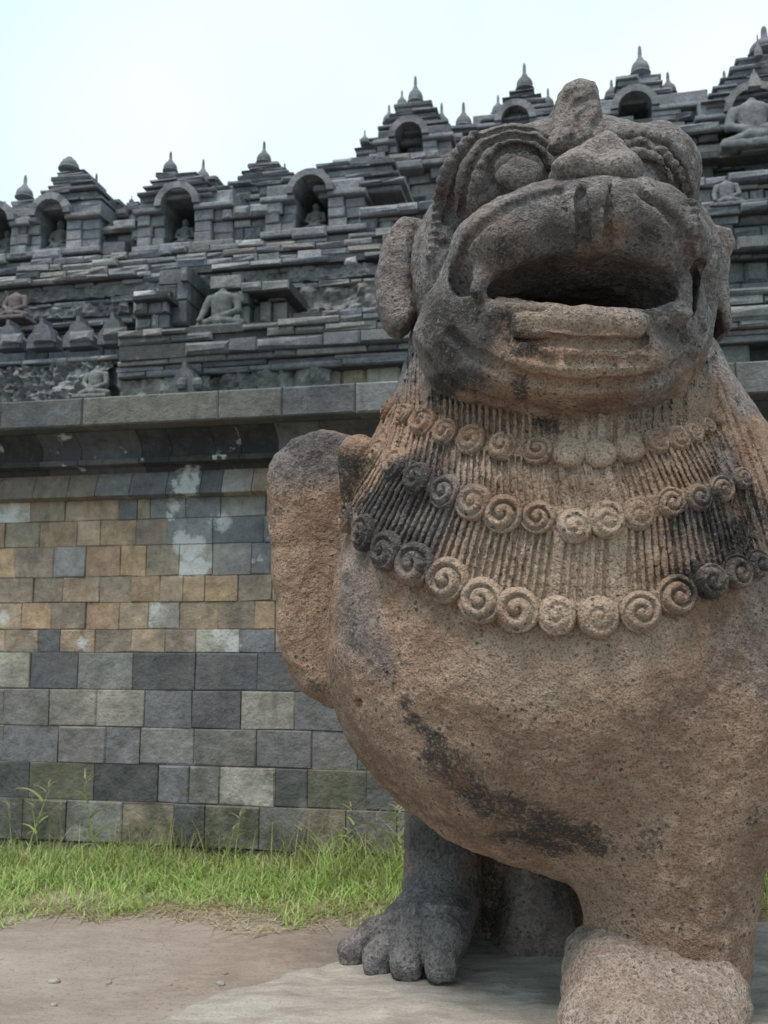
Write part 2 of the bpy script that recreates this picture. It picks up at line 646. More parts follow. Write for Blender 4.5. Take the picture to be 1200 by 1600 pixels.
# ------------------------------------------------------------------ temple frame: s along the wall, w inward, z up
ANG = math.radians(11.6)
E1 = np.array([math.cos(ANG), -math.sin(ANG), 0])
E2 = np.array([math.sin(ANG), math.cos(ANG), 0])
_b = U(300, 1336, 5.0)
T0 = np.array([_b[0], _b[1], 0.0])


def TW(s, w, z):
    return T0 + E1 * s + E2 * w + np.array([0, 0, z])


def TP(px, py, w):                                      # where a line of sight meets the plane w
    r = ray(px, py)
    o = np.array([0, 0, CAMZ])
    t = (w + (T0 - o) @ E2) / (r @ E2)
    p = o + r * t
    return (p - T0) @ E1, p[2]


def TZ(py, w, px=300):
    return TP(px, py, w)[1]


def TS(px, py, w):
    return TP(px, py, w)[0]


M_ASH = ashlar_stone()


class MB:
    """collects faces in temple coordinates (s, w, z) and links them as one mesh"""

    def __init__(self):
        self.v, self.f, self.c, self.st = [], [], [], []

    def add(self, vs, fs, col, st=(0, 0, 0)):
        b = len(self.v)
        self.v += [TW(*p) for p in vs]
        for f in fs:
            self.f.append([b + i for i in f])
            self.c.append(col)
            self.st.append(st)

    def block(self, s0, s1, w0, w1, z0, z1, col, ch=0.006, st=(0, 0, 0), jit=0.0):
        """block with its outer (w0) face chamfered and slightly irregular"""
        j = lambda: random.uniform(-jit, jit)
        c = min(ch, (s1 - s0) * 0.3, (z1 - z0) * 0.3)
        v = [(s0, w1, z0), (s1, w1, z0), (s1, w1, z1), (s0, w1, z1),
             (s0, w0 + c, z0), (s1, w0 + c, z0), (s1, w0 + c, z1), (s0, w0 + c, z1),
             (s0 + c + j(), w0 + j(), z0 + c + j()), (s1 - c + j(), w0 + j(), z0 + c + j()),
             (s1 - c + j(), w0 + j(), z1 - c + j()), (s0 + c + j(), w0 + j(), z1 - c + j())]
        f = [(0, 4, 7, 3), (1, 2, 6, 5), (3, 7, 6, 2), (0, 1, 5, 4), (1, 0, 3, 2),
             (4, 5, 9, 8), (5, 6, 10, 9), (6, 7, 11, 10), (7, 4, 8, 11), (8, 9, 10, 11)]
        self.add(v, f, col, st)

    def profile(self, s0, s1, pts, col, st=(0, 0, 0), wb=None):
        """moulding profile [(w,z)...] from bottom to top, run from s0 to s1, closed behind at wb"""
        wb = wb if wb is not None else max(p[0] for p in pts) + 0.05
        loop = list(pts) + [(wb, pts[-1][1]), (wb, pts[0][1])]
        n = len(loop)
        v = [(s0, w, z) for w, z in loop] + [(s1, w, z) for w, z in loop]
        f = [(i, n + i, n + (i + 1) % n, (i + 1) % n) for i in range(n)]
        f += [tuple(range(n)), tuple(range(2 * n - 1, n - 1, -1))]
        self.add(v, f, col, st)

    def lathe(self, s, w, z, prof, col, seg=12, square=False):
        """revolve [(r, h)...]"""
        seg = 4 if square else seg
        off = math.pi / 4 if square else random.random()
        vs, fs = [], []
        for r, h in prof:
            rr = r * (math.sqrt(2) if square else 1)
            for i in range(seg):
                a = off + 2 * math.pi * i / seg
                vs.append((s + rr * math.cos(a), w + rr * math.sin(a), z + h))
        for k in range(len(prof) - 1):
            for i in range(seg):
                j = (i + 1) % seg
                fs.append((k * seg + i, k * seg + j, (k + 1) * seg + j, (k + 1) * seg + i))
        fs.append(tuple(range((len(prof) - 1) * seg, len(prof) * seg)))
        fs.append(tuple(range(seg - 1, -1, -1)))
        self.add(vs, fs, col)

    def build(self, name, mat, parent, smooth=False, loc=None):
        return new_obj(name, np.array(self.v), self.f, mat, parent, smooth,
                       {'col': ('FACE', self.c), 'stain_shade': ('FACE', self.st)})


def vary(c, a=0.18, h=0.025):
    k = 1 + random.uniform(-a, a)
    return tuple(max(0.01, x * k * (1 + random.uniform(-h, h))) for x in c)


PAL = {'d': (0.088, 0.090, 0.102), 'g': (0.165, 0.160, 0.158), 'l': (0.235, 0.225, 0.20), 'p': (0.31, 0.295, 0.27),
       't': (0.245, 0.185, 0.135), 'b': (0.225, 0.158, 0.110), 'o': (0.27, 0.188, 0.122), 'm': (0.125, 0.122, 0.095),
       'n': (0.185, 0.150, 0.120), 'k': (0.070, 0.072, 0.08), 'w': (0.38, 0.38, 0.375), 's': (0.135, 0.137, 0.150)}

temple = empty("temple", TW(0, 0, 0))
tag(temple, "dark terraced stone temple with carved tiers, arched niches and small spires behind the lion", "temple")

# ---- lower wall: courses as in the photograph (right edge of each block in px at the course, colour key)
ROWS = [  # y0(top), y1(bottom), depth, blocks
    (771, 809, 0.0, "48p 102n 138t 186t 214d 235n 290s 345s 415g 470s 520g 570s 640g"),
    (809, 850, 0.0, "8b 62n 120b 156t 212b 262n 332s 412d 470s 540g 600s"),
    (850, 899, 0.0, "24o 84n 134g 188b 228o 280n 332l 392g 422s 480n 560g"),
    (899, 940, 0.0, "52n 98n 156t 206n 250b 286t 320b 372o 425n 480t 560n"),
    (940, 983, 0.0, "34t 80b 134n 186b 232t 280l 340t 398n 430o 500t 560n"),
    (983, 1020, 0.0, "8t 60n 94d 148t 206n 258t 306n 374l 430s 500n 560t"),
    (1020, 1079, -0.045, "47l 121d 207g 305k 402d 480d 560g 640s"),
    (1079, 1138, -0.055, "6g 76g 150l 225l 300s 376d 460l 545s 620g"),
    (1138, 1197, -0.06, "4s 90s 165g 218s 302g 400g 487s 558g 625s"),
    (1197, 1257, -0.07, "45d 146m 246k 295s 343g 430l 480d 573m 640s"),
    (1257, 1324, -0.085, "34g 103m 190g 270n 320d 405m 478g 540n 620g"),
    (1324, 1365, -0.07, "60n 150l 270n 390t 480n 560n"),
]
S_L, S_R = -7.5, 6.5
mb_lo, mb_up = MB(), MB()
for (y0, y1, wd, spec) in ROWS:
    mbx = mb_up if wd == 0 else mb_lo
    z1, z0 = TZ(y0, wd), TZ(y1, wd)
    ym = (y0 + y1) / 2
    edges = [(-26 * random.uniform(0.6, 1.4), None)]
    for tkn in spec.split():
        edges.append((float(tkn[:-1]), tkn[-1]))
    ss = [(TS(e, ym, wd), k) for e, k in edges]
    brown = wd == 0
    bw = 0.30
    left = []
    s = ss[0][0]
    while s > S_L:
        left.append((s, random.choice('nbtgsn' if brown else 'gdslgg')))
        s -= bw * random.uniform(0.6, 1.5)
    s = ss[-1][0]
    right = []
    while s < S_R:
        s += bw * random.uniform(0.6, 1.5)
        right.append((s, random.choice('gdsngs' if brown else 'gdslgg')))
    allb = [(S_L, 'g')] + left[::-1] + ss[1:] + right
    for i in range(1, len(allb)):
        a, b, k = allb[i - 1][0], allb[i][0], allb[i][1]
        if b - a < 0.02 or k is None:
            continue
        st = [0, 0, 0]
        if k == 'm':
            st[1] = 0.36
        if k == 'k':
            st[0] = 0.55
        if y0 > 1190:
            st[random.choice((0, 0, 1))] = random.choice((0.1, 0.3, 0.45))
        elif y0 >= 1020 and random.random() < 0.4:
            st[0] = 0.3
        mpx = 300 + (a + b) / 2 * 300
        if k in 'sd' and brown and 230 < mpx < 440:
            st[2] = 0.30
        if k in 'pl' and brown:
            st[2] = 0.42
        gap = random.uniform(0.0008, 0.0022)
        mbx.block(a + gap, b - gap, wd + random.uniform(-0.004, 0.004), 0.35, z0 + 0.002, z1 - 0.002,
                  vary(tuple(c * (1.5 if brown else 1.15) for c in PAL[k]), 0.10), random.uniform(0.0015, 0.004) if brown else random.uniform(0.002, 0.007), tuple(st), 0.005)
    # mortar bed behind the joints
    mbx.block(S_L, S_R, wd + (0.009 if brown else 0.016), 0.36, z0 - 0.001, z1 + 0.001, (0.27, 0.235, 0.19) if brown else (0.035, 0.036, 0.034), 0.0)


def split_mesh_wall(mb, name, mat, parent):
    return mb.build(name, mat, parent)


o = split_mesh_wall(mb_up, "brown_course_wall", M_ASH, temple)
o['label'] = "upper wall courses of small brown and tan blocks"
o = split_mesh_wall(mb_lo, "grey_course_plinth", M_ASH, temple)
o['label'] = "lower wall courses of larger grey blocks with mossy bottom rows"

# ---- cornice of the lower wall
def curve(p0, p1, bulge, n=6):
    out = []
    for i in range(n + 1):
        t = i / n
        w = p0[0] + (p1[0] - p0[0]) * t + bulge * math.sin(t * math.pi)
        z = p0[1] + (p1[1] - p0[1]) * t
        out.append((w, z))
    return out


def run_segments(s_list):
    return list(zip(s_list[:-1], s_list[1:]))


def seg_edges(px_list, y, w, width, lo=S_L, hi=S_R):
    mid = [TS(p, y, w) for p in px_list]
    L, s = [], mid[0]
    while s > lo:
        s -= width * random.uniform(0.7, 1.35)
        L.append(s)
    R, s = [], mid[-1]
    while s < hi:
        s += width * random.uniform(0.7, 1.35)
        R.append(s)
    return L[::-1] + mid + R


mb = MB()
zz0, zz1 = TZ(771, -0.06), TZ(736, -0.03)
keys = {1: 'n', 2: 'g', 3: 'n', 4: 'l', 5: 'd', 6: 'w', 7: 'd', 8: 'l'}
E = seg_edges([0, 55, 108, 152, 205, 262, 315, 348, 395, 470], 755, -0.05, 0.24)
i0 = [abs(e - TS(0, 755, -0.05)) for e in E].index(min(abs(e - TS(0, 755, -0.05)) for e in E))
for i, (a, b) in enumerate(run_segments(E)):
    kk = {0: 'n', 1: 'n', 2: 'n', 3: 'g', 4: 's', 5: 's', 6: 'd', 7: 'l', 8: 't'}.get(i - i0, random.choice('gnsldg'))
    mb.profile(a + 0.002, b - 0.002, [(-0.035, zz0 - 0.012), (-0.075, zz0), (-0.075, zz0 + 0.012), (-0.035, zz1)], vary(PAL[kk], 0.12),
               (0, 0, 0.42 if i - i0 in (5,) else 0.0), 0.2)
mb.build("sloped_stringcourse", M_ASH, temple)
mb = MB()
z_a, z_b, z_c, z_d = TZ(736, -0.03), TZ(722, -0.12), TZ(712, -0.14), TZ(668, -0.17)
E = seg_edges([0, 60, 120, 215, 262, 330, 372, 430, 500], 690, -0.15, 0.32)
for a, b in run_segments(E):
    k = random.choice('dkskdk')  # dark keys and heavy crust below put the coping's shade into the colour
    mb.profile(a + 0.0015, b - 0.0015, [(-0.03, z_a), (-0.045, z_b), (-0.13, z_b + 0.004), (-0.135, z_c), (-0.10, z_c + 0.004)] +
               curve((-0.105, z_c + 0.006), (-0.175, z_d - 0.012), 0.04, 7)[0:] + [(-0.18, z_d)], vary(PAL[k], 0.2),
               (0.75 if random.random() < 0.6 else 0.5, 0.45 if random.random() < 0.3 else 0, 0.38 if random.random() < 0.4 else 0.1), 0.2)
mb.build("cyma_moulding", M_ASH, temple)
mb = MB()
z_e = TZ(612, -0.31)
E = seg_edges([0, 128, 340, 440, 555, 690], 645, -0.31, 0.7)
i0 = [abs(e - TS(0, 645, -0.31)) for e in E].index(min(abs(e - TS(0, 645, -0.31)) for e in E))
for i, (a, b) in enumerate(run_segments(E)):
    kk = {0: (0.075, 0.083, 0.092), 1: (0.115, 0.112, 0.105), 2: (0.105, 0.105, 0.10), 3: (0.08, 0.087, 0.10), 4: (0.16, 0.17, 0.175)}.get(i - i0, vary((0.1, 0.105, 0.11), 0.2))
    mb.block(a + 0.0012, b - 0.0012, -0.31, 0.3, z_d + 0.002, z_e, kk, 0.008, (0.05, 0.05, 0), 0.002)
mb.build("coping_slab", M_ASH, temple)

# ---- terrace floor and the tiers behind it
W1, W1R, W2, W3, W4 = 2.4, 2.9, 3.5, 4.3, 6.2
mb = MB()
mb.block(S_L, S_R, 0.2, W2 + 0.4, z_e - 0.25, z_e - 0.01, (0.12, 0.12, 0.11), 0)
mb.build("terrace_floor", M_TEMPLE, temple)

GREYS = [(0.125, 0.131, 0.148), (0.160, 0.165, 0.182), (0.195, 0.20, 0.217), (0.135, 0.139, 0.155), (0.25, 0.252, 0.262), (0.180, 0.176, 0.184), (0.105, 0.111, 0.129), (0.185, 0.176, 0.172)]


def courses(mb, px0, px1, w, ys, proj, bw, pal=GREYS, jit=0.012, yref=300, st=None, drop=0.035, back=0.5):
    """stacked block courses between pixel columns, y boundaries read at px=yref, top first; proj = outward step of each course"""
    for i in range(len(ys) - 1):
        ww = w - proj[i % len(proj)]
        bwi = bw * 0.62
        z1, z0 = TZ(ys[i], ww, yref), TZ(ys[i + 1], ww, yref)
        ym = (ys[i] + ys[i + 1]) / 2
        s, se = TS(px0, ym, ww), TS(px1, ym, ww)
        while s < se - 0.01:
            e = min(se, s + bwi * random.uniform(0.45, 1.6))
            if se - e < bwi * 0.3:
                e = se
            if random.random() >= drop:
                g = random.uniform(-jit, jit) * (1.2 if random.random() < 0.85 else 2.4)
                mb.block(s + 0.003, e - 0.003, ww + g, w + back, z0 + 0.002, z1 - 0.002 - (random.random() < 0.25) * random.uniform(0.005, 0.03),
                         vary(random.choice(pal), 0.2), random.uniform(0.008, 0.03), st or (0, 0, 0), 0.012)
            s = e
        mb.block(TS(px0, ym, ww), se, ww + 0.05, w + back + 0.01, z0 - 0.003, z1 + 0.001, (0.05, 0.053, 0.055), 0)


def relief(name, px0, px1, py0, py1, w, depth, seed, cell=0.035, pal=(0.11, 0.117, 0.115), parent=None, freq=5.0):
    """carved relief panel: a gridded face pushed out into figure-sized lumps"""
    s0, s1 = TS(px0, (py0 + py1) / 2, w), TS(px1, (py0 + py1) / 2, w)
    z1, z0 = TZ(py0, w), TZ(py1, w)
    nx, nz = int((s1 - s0) / cell) + 2, int((z1 - z0) / cell) + 2
    S, Z = np.meshgrid(np.linspace(s0, s1, nx), np.linspace(z0, z1, nz), indexing='ij')
    P = np.stack([S.ravel(), Z.ravel() * 0.8, np.zeros(S.size) + seed], 1)
    h = np.abs(vnoise(P, freq, seed)) * 0.6 + np.maximum(0, vnoise(P, freq * 2.1, seed + 3)) * 0.5
    h += 0.35 * np.abs(vnoise(P, freq * 4.3, seed + 9)) + 0.12 * vnoise(P, freq * 9, seed + 13)
    h = np.floor(h * 5) / 5 * 0.5 + h * 0.5
    V = np.array([TW(s, w - depth * hh, z) for s, z, hh in zip(S.ravel(), Z.ravel(), h)])
    ii = np.arange(nx * nz).reshape(nx, nz)
    F = np.stack([ii[:-1, :-1], ii[1:, :-1], ii[1:, 1:], ii[:-1, 1:]], -1).reshape(-1, 4)
    # backing skirt so that the panel has thickness
    b = len(V)
    V = np.concatenate([V, [TW(s0, w + 0.2, z0), TW(s1, w + 0.2, z0), TW(s1, w + 0.2, z1), TW(s0, w + 0.2, z1)]])
    faces = [tuple(f) for f in F] + [tuple(list(ii[:, -1]) + [b + 2, b + 3]), tuple(list(ii[::-1, 0]) + [b, b + 1])]
    c = np.array(pal)[None] * (0.75 + 0.6 * (vnoise(P, 3.0, seed + 5)[:, None] + 1) / 2)
    c = np.concatenate([c, np.tile(np.array(pal), (4, 1))])
    return new_obj(name, V, faces, M_TEMPLE, parent or temple, False, {'col': ('POINT', c)})


# tier 1, the projecting bay from px 182 rightwards
mb = MB()
ybase = 640
courses(mb, 182, 1500, W1, [508, 519, 532], [0.02, 0.0], 0.55, [(0.15, 0.145, 0.145), (0.19, 0.18, 0.175), (0.11, 0.115, 0.12), (0.13, 0.13, 0.13)])
courses(mb, 182, 1500, W1, [532, 553], [0.16], 0.8, [(0.10, 0.105, 0.112), (0.12, 0.122, 0.125), (0.085, 0.09, 0.1)])
courses(mb, 182, 1500, W1, [553, 564, 575, 584], [0.10, 0.03, 0.06], 0.6)
mb.build("upper_cornice", M_TEMPLE, temple)
mb = MB()
courses(mb, 182, 1500, W1 + 0.1, [584, 660, 740], [0.0], 0.34, [(0.15, 0.155, 0.15), (0.24, 0.235, 0.21), (0.27, 0.24, 0.18), (0.12, 0.125, 0.125), (0.10, 0.105, 0.11)], 0.05)
mb.build("bay_wall", M_TEMPLE, temple)
relief("relief_panel", 190, 330, 584, 650, W1 + 0.06, 0.12, 4, 0.03, (0.20, 0.20, 0.185), freq=6)
relief("relief_panel", 330, 520, 584, 650, W1 + 0.07, 0.16, 9, 0.03, (0.14, 0.147, 0.147), freq=6)

# recessed stretch left of the bay
mb = MB()
courses(mb, -900, 184, W1R, [546, 553, 560], [0.10, 0.04], 0.5)
courses(mb, -900, 184, W1R + 0.05, [560, 600, 660, 740], [0.0], 0.4)
mb.build("recessed_wall", M_TEMPLE, temple)
relief("relief_panel", -500, 180, 560, 660, W1R, 0.24, 21, 0.026, (0.16, 0.163, 0.17), freq=7)

# row of little gabled antefixes over the recessed wall
def antefix(mbx, px, py, w, hw_px, h_px, col, th=0.16):
    s, z = TP(px, py, w)
    k = np.linalg.norm(TW(s, w, z) - np.array([0, 0, CAMZ])) / FPX
    a, h = hw_px * k, h_px * k
    out = [(-a, 0), (a, 0), (a * 0.95, h * 0.35), (a * 0.6, h * 0.55), (a * 0.5, h * 0.72), (a * 0.14, h * 0.82), (a * 0.1, h), (-a * 0.1, h),
           (-a * 0.14, h * 0.82), (-a * 0.5, h * 0.72), (-a * 0.6, h * 0.55), (-a * 0.95, h * 0.35)]
    n = len(out)
    vs = [(s + x, w - th / 2, z + y) for x, y in out] + [(s + x, w + th / 2, z + y) for x, y in out]
    fs = [tuple(range(n)), tuple(range(2 * n - 1, n - 1, -1))] + [(i, n + i, n + (i + 1) % n, (i + 1) % n) for i in range(n)]
    mbx.add(vs, fs, col)


for px, py, hw, h in ((18, 548, 20, 42), (70, 547, 22, 44), (127, 545, 23, 46), (180, 541, 22, 48), (-40, 550, 20, 42), (-95, 552, 20, 42)):
    mb = MB()
    antefix(mb, px, py, W1R - 0.05, hw, h, vary((0.095, 0.10, 0.112), 0.25))
    mb.block(*(TS(px - hw * .8, py, W1R - .13), TS(px + hw * .8, py, W1R - .13)), W1R - 0.17, W1R - 0.12, TZ(py - 3, W1R, px), TZ(py - h * 0.42, W1R, px), vary((0.11, 0.115, 0.125), 0.25), 0.03, jit=0.02)
    mb.build("antefix", M_TEMPLE, temple)
# one antefix sits on the bay front as well
mb = MB()
antefix(mb, 296, 620, W1 - 0.16, 24, 48, (0.085, 0.09, 0.098), 0.24)
for dx in (-12, 13):
    s, z = TP(296 + dx, 608, W1 - 0.29)
    mb.lathe(s, W1 - 0.29, z, [(0.03, 0), (0.045, 0.03), (0.04, 0.07), (0.015, 0.09)], (0.09, 0.095, 0.1), 8)
mb.build("antefix", M_TEMPLE, temple)

# tier 2: the long moulded wall, its top cornice carrying the niches
mb = MB()
ys = [414, 423, 436, 455, 463, 484, 506, 520, 545]
courses(mb, -900, 1600, W2, ys, [0.18, 0.08, 0.0, 0.09, 0.0, 0.03, 0.0, 0.0], 0.45, jit=0.025)
mb.build("moulded_wall", M_FAR, temple)
mb = MB()
courses(mb, -900, 206, W2 - 0.25, [488, 496, 506], [0.12, 0.0], 0.5)
courses(mb, -900, 206, W2 - 0.2, [506, 530, 560], [0.0], 0.4)
mb.build("stepped_footing", M_FAR, temple)
relief("relief_panel", 440, 760, 462, 508, W2 - 0.02, 0.16, 33, 0.03, (0.19, 0.185, 0.185), freq=6.5)
relief("relief_panel", -700, 206, 462, 484, W2 - 0.03, 0.13, 37, 0.03, (0.17, 0.17, 0.178), freq=8)
relief("relief_panel", -700, 1500, 436, 455, W2 - 0.03, 0.10, 39, 0.03, (0.165, 0.168, 0.178), freq=9)

# broken shrine remains beside the seated figures on the bay
mb = MB()
WS = W1 + 0.35
courses(mb, 208, 262, WS, [448, 462, 484, 508], [0.0, 0.03, 0.0], 0.22, jit=0.03)
courses(mb, 246, 296, WS + 0.15, [416, 440, 470, 508], [0.06, 0.03, 0.0], 0.3, [(0.06, 0.066, 0.078), (0.08, 0.085, 0.095)], jit=0.05)
courses(mb, 205, 262, WS - 0.04, [455, 461], [0.10], 0.4, [(0.07, 0.075, 0.082)])
mb.build("broken_shrine", M_FAR, temple)
mb = MB()
courses(mb, 372, 388, WS, [460, 480, 512], [0.05, 0.02], 0.3, [(0.12, 0.125, 0.125)], jit=0.03)
courses(mb, 388, 446, WS + 0.12, [462, 480, 512], [0.0, 0.03], 0.26, [(0.12, 0.127, 0.127), (0.15, 0.15, 0.147)], jit=0.04)
courses(mb, 376, 450, WS - 0.02, [447, 461], [0.08], 0.6, [(0.16, 0.165, 0.165), (0.2, 0.2, 0.2)])
mb.build("broken_shrine", M_FAR, temple)
mb = MB()
courses(mb, 330, 378, WS + 0.3, [436, 456, 480, 512], [0.0, 0.02], 0.28, [(0.2, 0.205, 0.205), (0.10, 0.108, 0.112)], jit=0.03)
courses(mb, 455, 600, WS - 0.1, [498, 508], [0.06], 0.5)
mb.build("broken_shrine", M_FAR, temple)

# ---- niche shrines and spires
SPIRE = [(0.50, 0.0), (0.50, 0.05), (0.42, 0.06), (0.45, 0.10), (0.44, 0.22), (0.38, 0.34), (0.27, 0.43), (0.17, 0.48), (0.17, 0.54),
         (0.10, 0.56), (0.095, 0.75), (0.08, 0.92), (0.05, 1.0)]


def scale_at(px, py, w):
    s, z = TP(px, py, w)
    return np.linalg.norm(TW(s, w, z) - np.array([0, 0, CAMZ])) / FPX


def spire(parent, px, ytop, ybot, w, hw_px, col=(0.128, 0.134, 0.150), broken=False):
    s, z1 = TP(px, ytop, w)
    z0 = TZ(ybot, w, px)
    k = scale_at(px, ytop, w)
    h, r = z1 - z0, hw_px * k / 0.5
    prof = [(a * r, b * h) for a, b in SPIRE]
    if broken:
        prof = [(0.58 * r, 0), (0.58 * r, 0.12 * h), (0.48 * r, 0.14 * h), (0.52 * r, 0.3 * h), (0.44 * r, 0.52 * h), (0.40 * r, 0.56 * h), (0.36 * r, 0.72 * h), (0.20 * r, 0.82 * h), (0.17 * r, 0.97 * h), (0.1 * r, h)]
    mbx = MB()
    mbx.lathe(s, w, z0, prof, vary(col, 0.2), 14)
    return mbx.build("spire", M_FAR, parent, True)


def roof_steps(mb, px, w, tiers, col=(0.128, 0.134, 0.150), dep=None):
    """stepped roof: tiers (half width px, y_bottom, y_top)"""
    mb = MB()
    for hw, yb, yt in tiers:
        k = scale_at(px, yb, w)
        d = min(hw * k * 0.85, 0.40)
        k = scale_at(px, yb, w - d)
        s = TS(px, yb, w - d)
        z0, z1 = TZ(yb, w - d, px), TZ(yt, w - d, px)
        zc = z1 - (z1 - z0) * 0.38
        n = max(1, int(hw * 2 * k / 0.22))
        for i in range(n):
            a, b = s - hw * k + 2 * hw * k * i / n, s - hw * k + 2 * hw * k * (i + 1) / n
            mb.block(a + 0.002, b - 0.002, w - d + random.uniform(-.03, .03), w + d, zc + random.uniform(-.012, .012), z1 - random.choice((0, 0, 0, 0.03)), vary(col, 0.35), 0.02, jit=0.015)
        q = 0.9
        mb.block(s - hw * k * q, s + hw * k * q, w - d * q, w + d * q, z0, zc - 0.001, vary(col, 0.25), 0.012, jit=0.008)
    return mb.build("stepped_roof" if len(tiers) > 1 else "pedestal", M_FAR, temple)


def niche(px, yt, yb, hw, w, pil=((-1, 22), (1, 22)), arch=10, ycap=None, col=(0.165, 0.171, 0.188), dep=0.55, top=6):
    """arched niche: piers, an arch ring of real thickness, a recessed back"""
    mb = MB()
    k = scale_at(px, (yt + yb) / 2, w)
    s = TS(px, (yt + yb) / 2, w)
    a = hw * k
    z0, z1 = TZ(yb, w, px), TZ(yt, w, px)
    zs = z1 - a * 0.95                                   # springing
    for sg, pw in pil:
        b = pw * k
        x0, x1 = (s - a - b, s - a) if sg < 0 else (s + a, s + a + b)
        nb = 3
        for i in range(nb):
            za, zb_ = z0 + (zs - z0) * i / nb, z0 + (zs - z0) * (i + 1) / nb
            mid = (x0 + x1) / 2 + random.uniform(-.02, .02)
            mb.block(x0, mid, w - random.uniform(0.0, .03), w + dep, za + .002, zb_ - .002, vary(col, 0.25), 0.01, jit=0.006)
            mb.block(mid + .002, x1, w + 0.03 + random.uniform(-.02, .02), w + dep, za + .002, zb_ - .002, vary(col, 0.25), 0.01, jit=0.006)
        mb.block(x0 - 0.03, x1 + (0.0 if sg < 0 else 0.05), w - 0.07, w + dep, z0 - 0.06, z0, vary(col, 0.2), 0.012)
        mb.block(x0 - (0.04 if sg < 0 else -0.0), x1 + (0.04 if sg > 0 else 0), w - 0.06, w + dep, zs, zs + 0.05, vary(col, 0.2), 0.012)
        # masonry over the pier, beside the arch
        mb.block(x0, x1, w + 0.01, w + dep, zs + 0.052, z1 + top * k, vary(col, 0.3), 0.02, jit=0.015)
    # arch ring
    n, t = 9, arch * k
    for i in range(n):
        a0, a1 = math.pi * i / n, math.pi * (i + 1) / n
        ang = [(a, a0), (a + t, a0), (a + t, a1), (a, a1)]
        vs = []
        for ww in (w - 0.09, w + dep):
            for r, q in ang:
                vs.append((s - r * math.cos(q), ww, zs + 0.05 + r * math.sin(q)))
        mb.add(vs, [(0, 1, 2, 3), (7, 6, 5, 4), (0, 4, 5, 1), (1, 5, 6, 2), (2, 6, 7, 3), (3, 7, 4, 0)], vary((0.150, 0.154, 0.165), 0.3))
    # spandrel fill behind the ring
    n = 10
    for i in range(n):
        x0, x1 = s - a + 2 * a * i / n, s - a + 2 * a * (i + 1) / n
        xm = min(abs(x0 - s), abs(x1 - s))
        zl = zs + 0.05 + math.sqrt(max(0, a * a - xm * xm))
        mb.block(x0, x1, w + 0.02, w + dep, zl, z1 + top * k, vary(col, 0.2), 0.0)
    # back wall, floor sill
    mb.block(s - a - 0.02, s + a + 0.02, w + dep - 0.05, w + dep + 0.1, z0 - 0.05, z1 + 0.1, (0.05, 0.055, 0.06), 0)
    mb.block(s - a, s + a, w - 0.10, w + dep, z0 - 0.10, z0 - 0.002, vary(col, 0.2), 0.02)
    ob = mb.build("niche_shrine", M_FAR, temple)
    return ob, s, z0, k


NB = []                                                  # spots for the seated figures inside the niches

# N0 .. N3 on the left balustrade
W3 = W2 + 0.15
mb = MB()
courses(mb, -900, 1600, W3 - 0.10, [384, 394, 404, 417], [0.0, 0.04, 0.08], 0.35, yref=300, jit=0.03)
mb.build("pedestal_course", M_FAR, temple)
nch, s, z0, k = niche(-2, 338, 402, 20, W3, ((-1, 20), (1, 25)))
NB.append((s, W3 + 0.14, z0 + 0.03, 42 * k, 0))
nch, s, z0, k = niche(82, 325, 394, 22, W3, ((-1, 34), (1, 50)))
NB.append((s, W3 + 0.14, z0 + 0.03, 50 * k, 1))
mb = MB()
roof_steps(mb, 108, W3 + 0.28, [(48, 322, 308), (44, 308, 294), (36, 294, 284), (30, 284, 274), (22, 274, 265)])
spire(nch, 109, 246, 266, W3 + 0.28, 13, broken=True)
mb = MB()
roof_steps(mb, 38, W3 + 0.3, [(32, 345, 324), (24, 324, 310)])
roof_steps(mb, 156, W3 + 0.3, [(16, 330, 309)])
spire(nch, 40, 274, 310, W3 + 0.28, 13)
spire(nch, 151, 271, 309, W3 + 0.28, 10)
mb = MB()
roof_steps(mb, 8, W3 + 0.4, [(14, 345, 326)])
roof_steps(mb, 205, W3 + 0.5, [(26, 375, 350), (20, 350, 322), (10, 322, 314)])
roof_steps(mb, 172, W3 + 0.5, [(30, 400, 365), (26, 365, 328), (14, 328, 312)])
spire(nch, 8, 314, 328, W3 + 0.4, 5)
spire(nch, 206, 306, 316, W3 + 0.5, 4)
nch, s, z0, k = niche(280, 308, 384, 25, W3, ((-1, 40), (1, 55)))
NB.append((s, W3 + 0.14, z0 + 0.03, 44 * k, 2))
mb = MB()
roof_steps(mb, 274, W3 + 0.3, [(60, 308, 296), (52, 296, 286), (42, 286, 276), (32, 276, 267)])
roof_steps(mb, 322, W3 + 0.35, [(34, 308, 290), (18, 290, 278)])
roof_steps(mb, 352, W3 + 0.45, [(22, 320, 304), (12, 304, 292)])
spire(nch, 267, 237, 268, W3 + 0.3, 11)
spire(nch, 318, 249, 284, W3 + 0.3, 11)
# parapet between the niches
mb = MB()
courses(mb, 345, 440, W3 + 0.05, [318, 336, 352, 372, 395], [0.09, 0.0, 0.0, 0.03], 0.3, yref=390, jit=0.03)
courses(mb, 150, 232, W3 + 0.1, [345, 360, 378, 402], [0.06, 0.0, 0.03], 0.25, yref=190, jit=0.05)
courses(mb, 560, 1500, W3 + 0.02, [322, 336, 345, 365, 388], [0.10, 0.05, 0.0, 0.02], 0.4, yref=580, jit=0.03)
mb.build("parapet", M_FAR, temple)
nch, s, z0, k = niche(487, 288, 360, 26, W3, ((-1, 46), (1, 52)))
NB.append((s, W3 + 0.14, z0 + 0.03, 46 * k, 3))
mb = MB()
roof_steps(mb, 560, W3 + 0.4, [(70, 300, 284), (60, 284, 272), (54, 272, 252)])
roof_steps(mb, 520, W3 + 0.55, [(66, 292, 268), (26, 268, 250)])
roof_steps(mb, 440, W3 + 0.5, [(40, 300, 278), (18, 278, 268)])
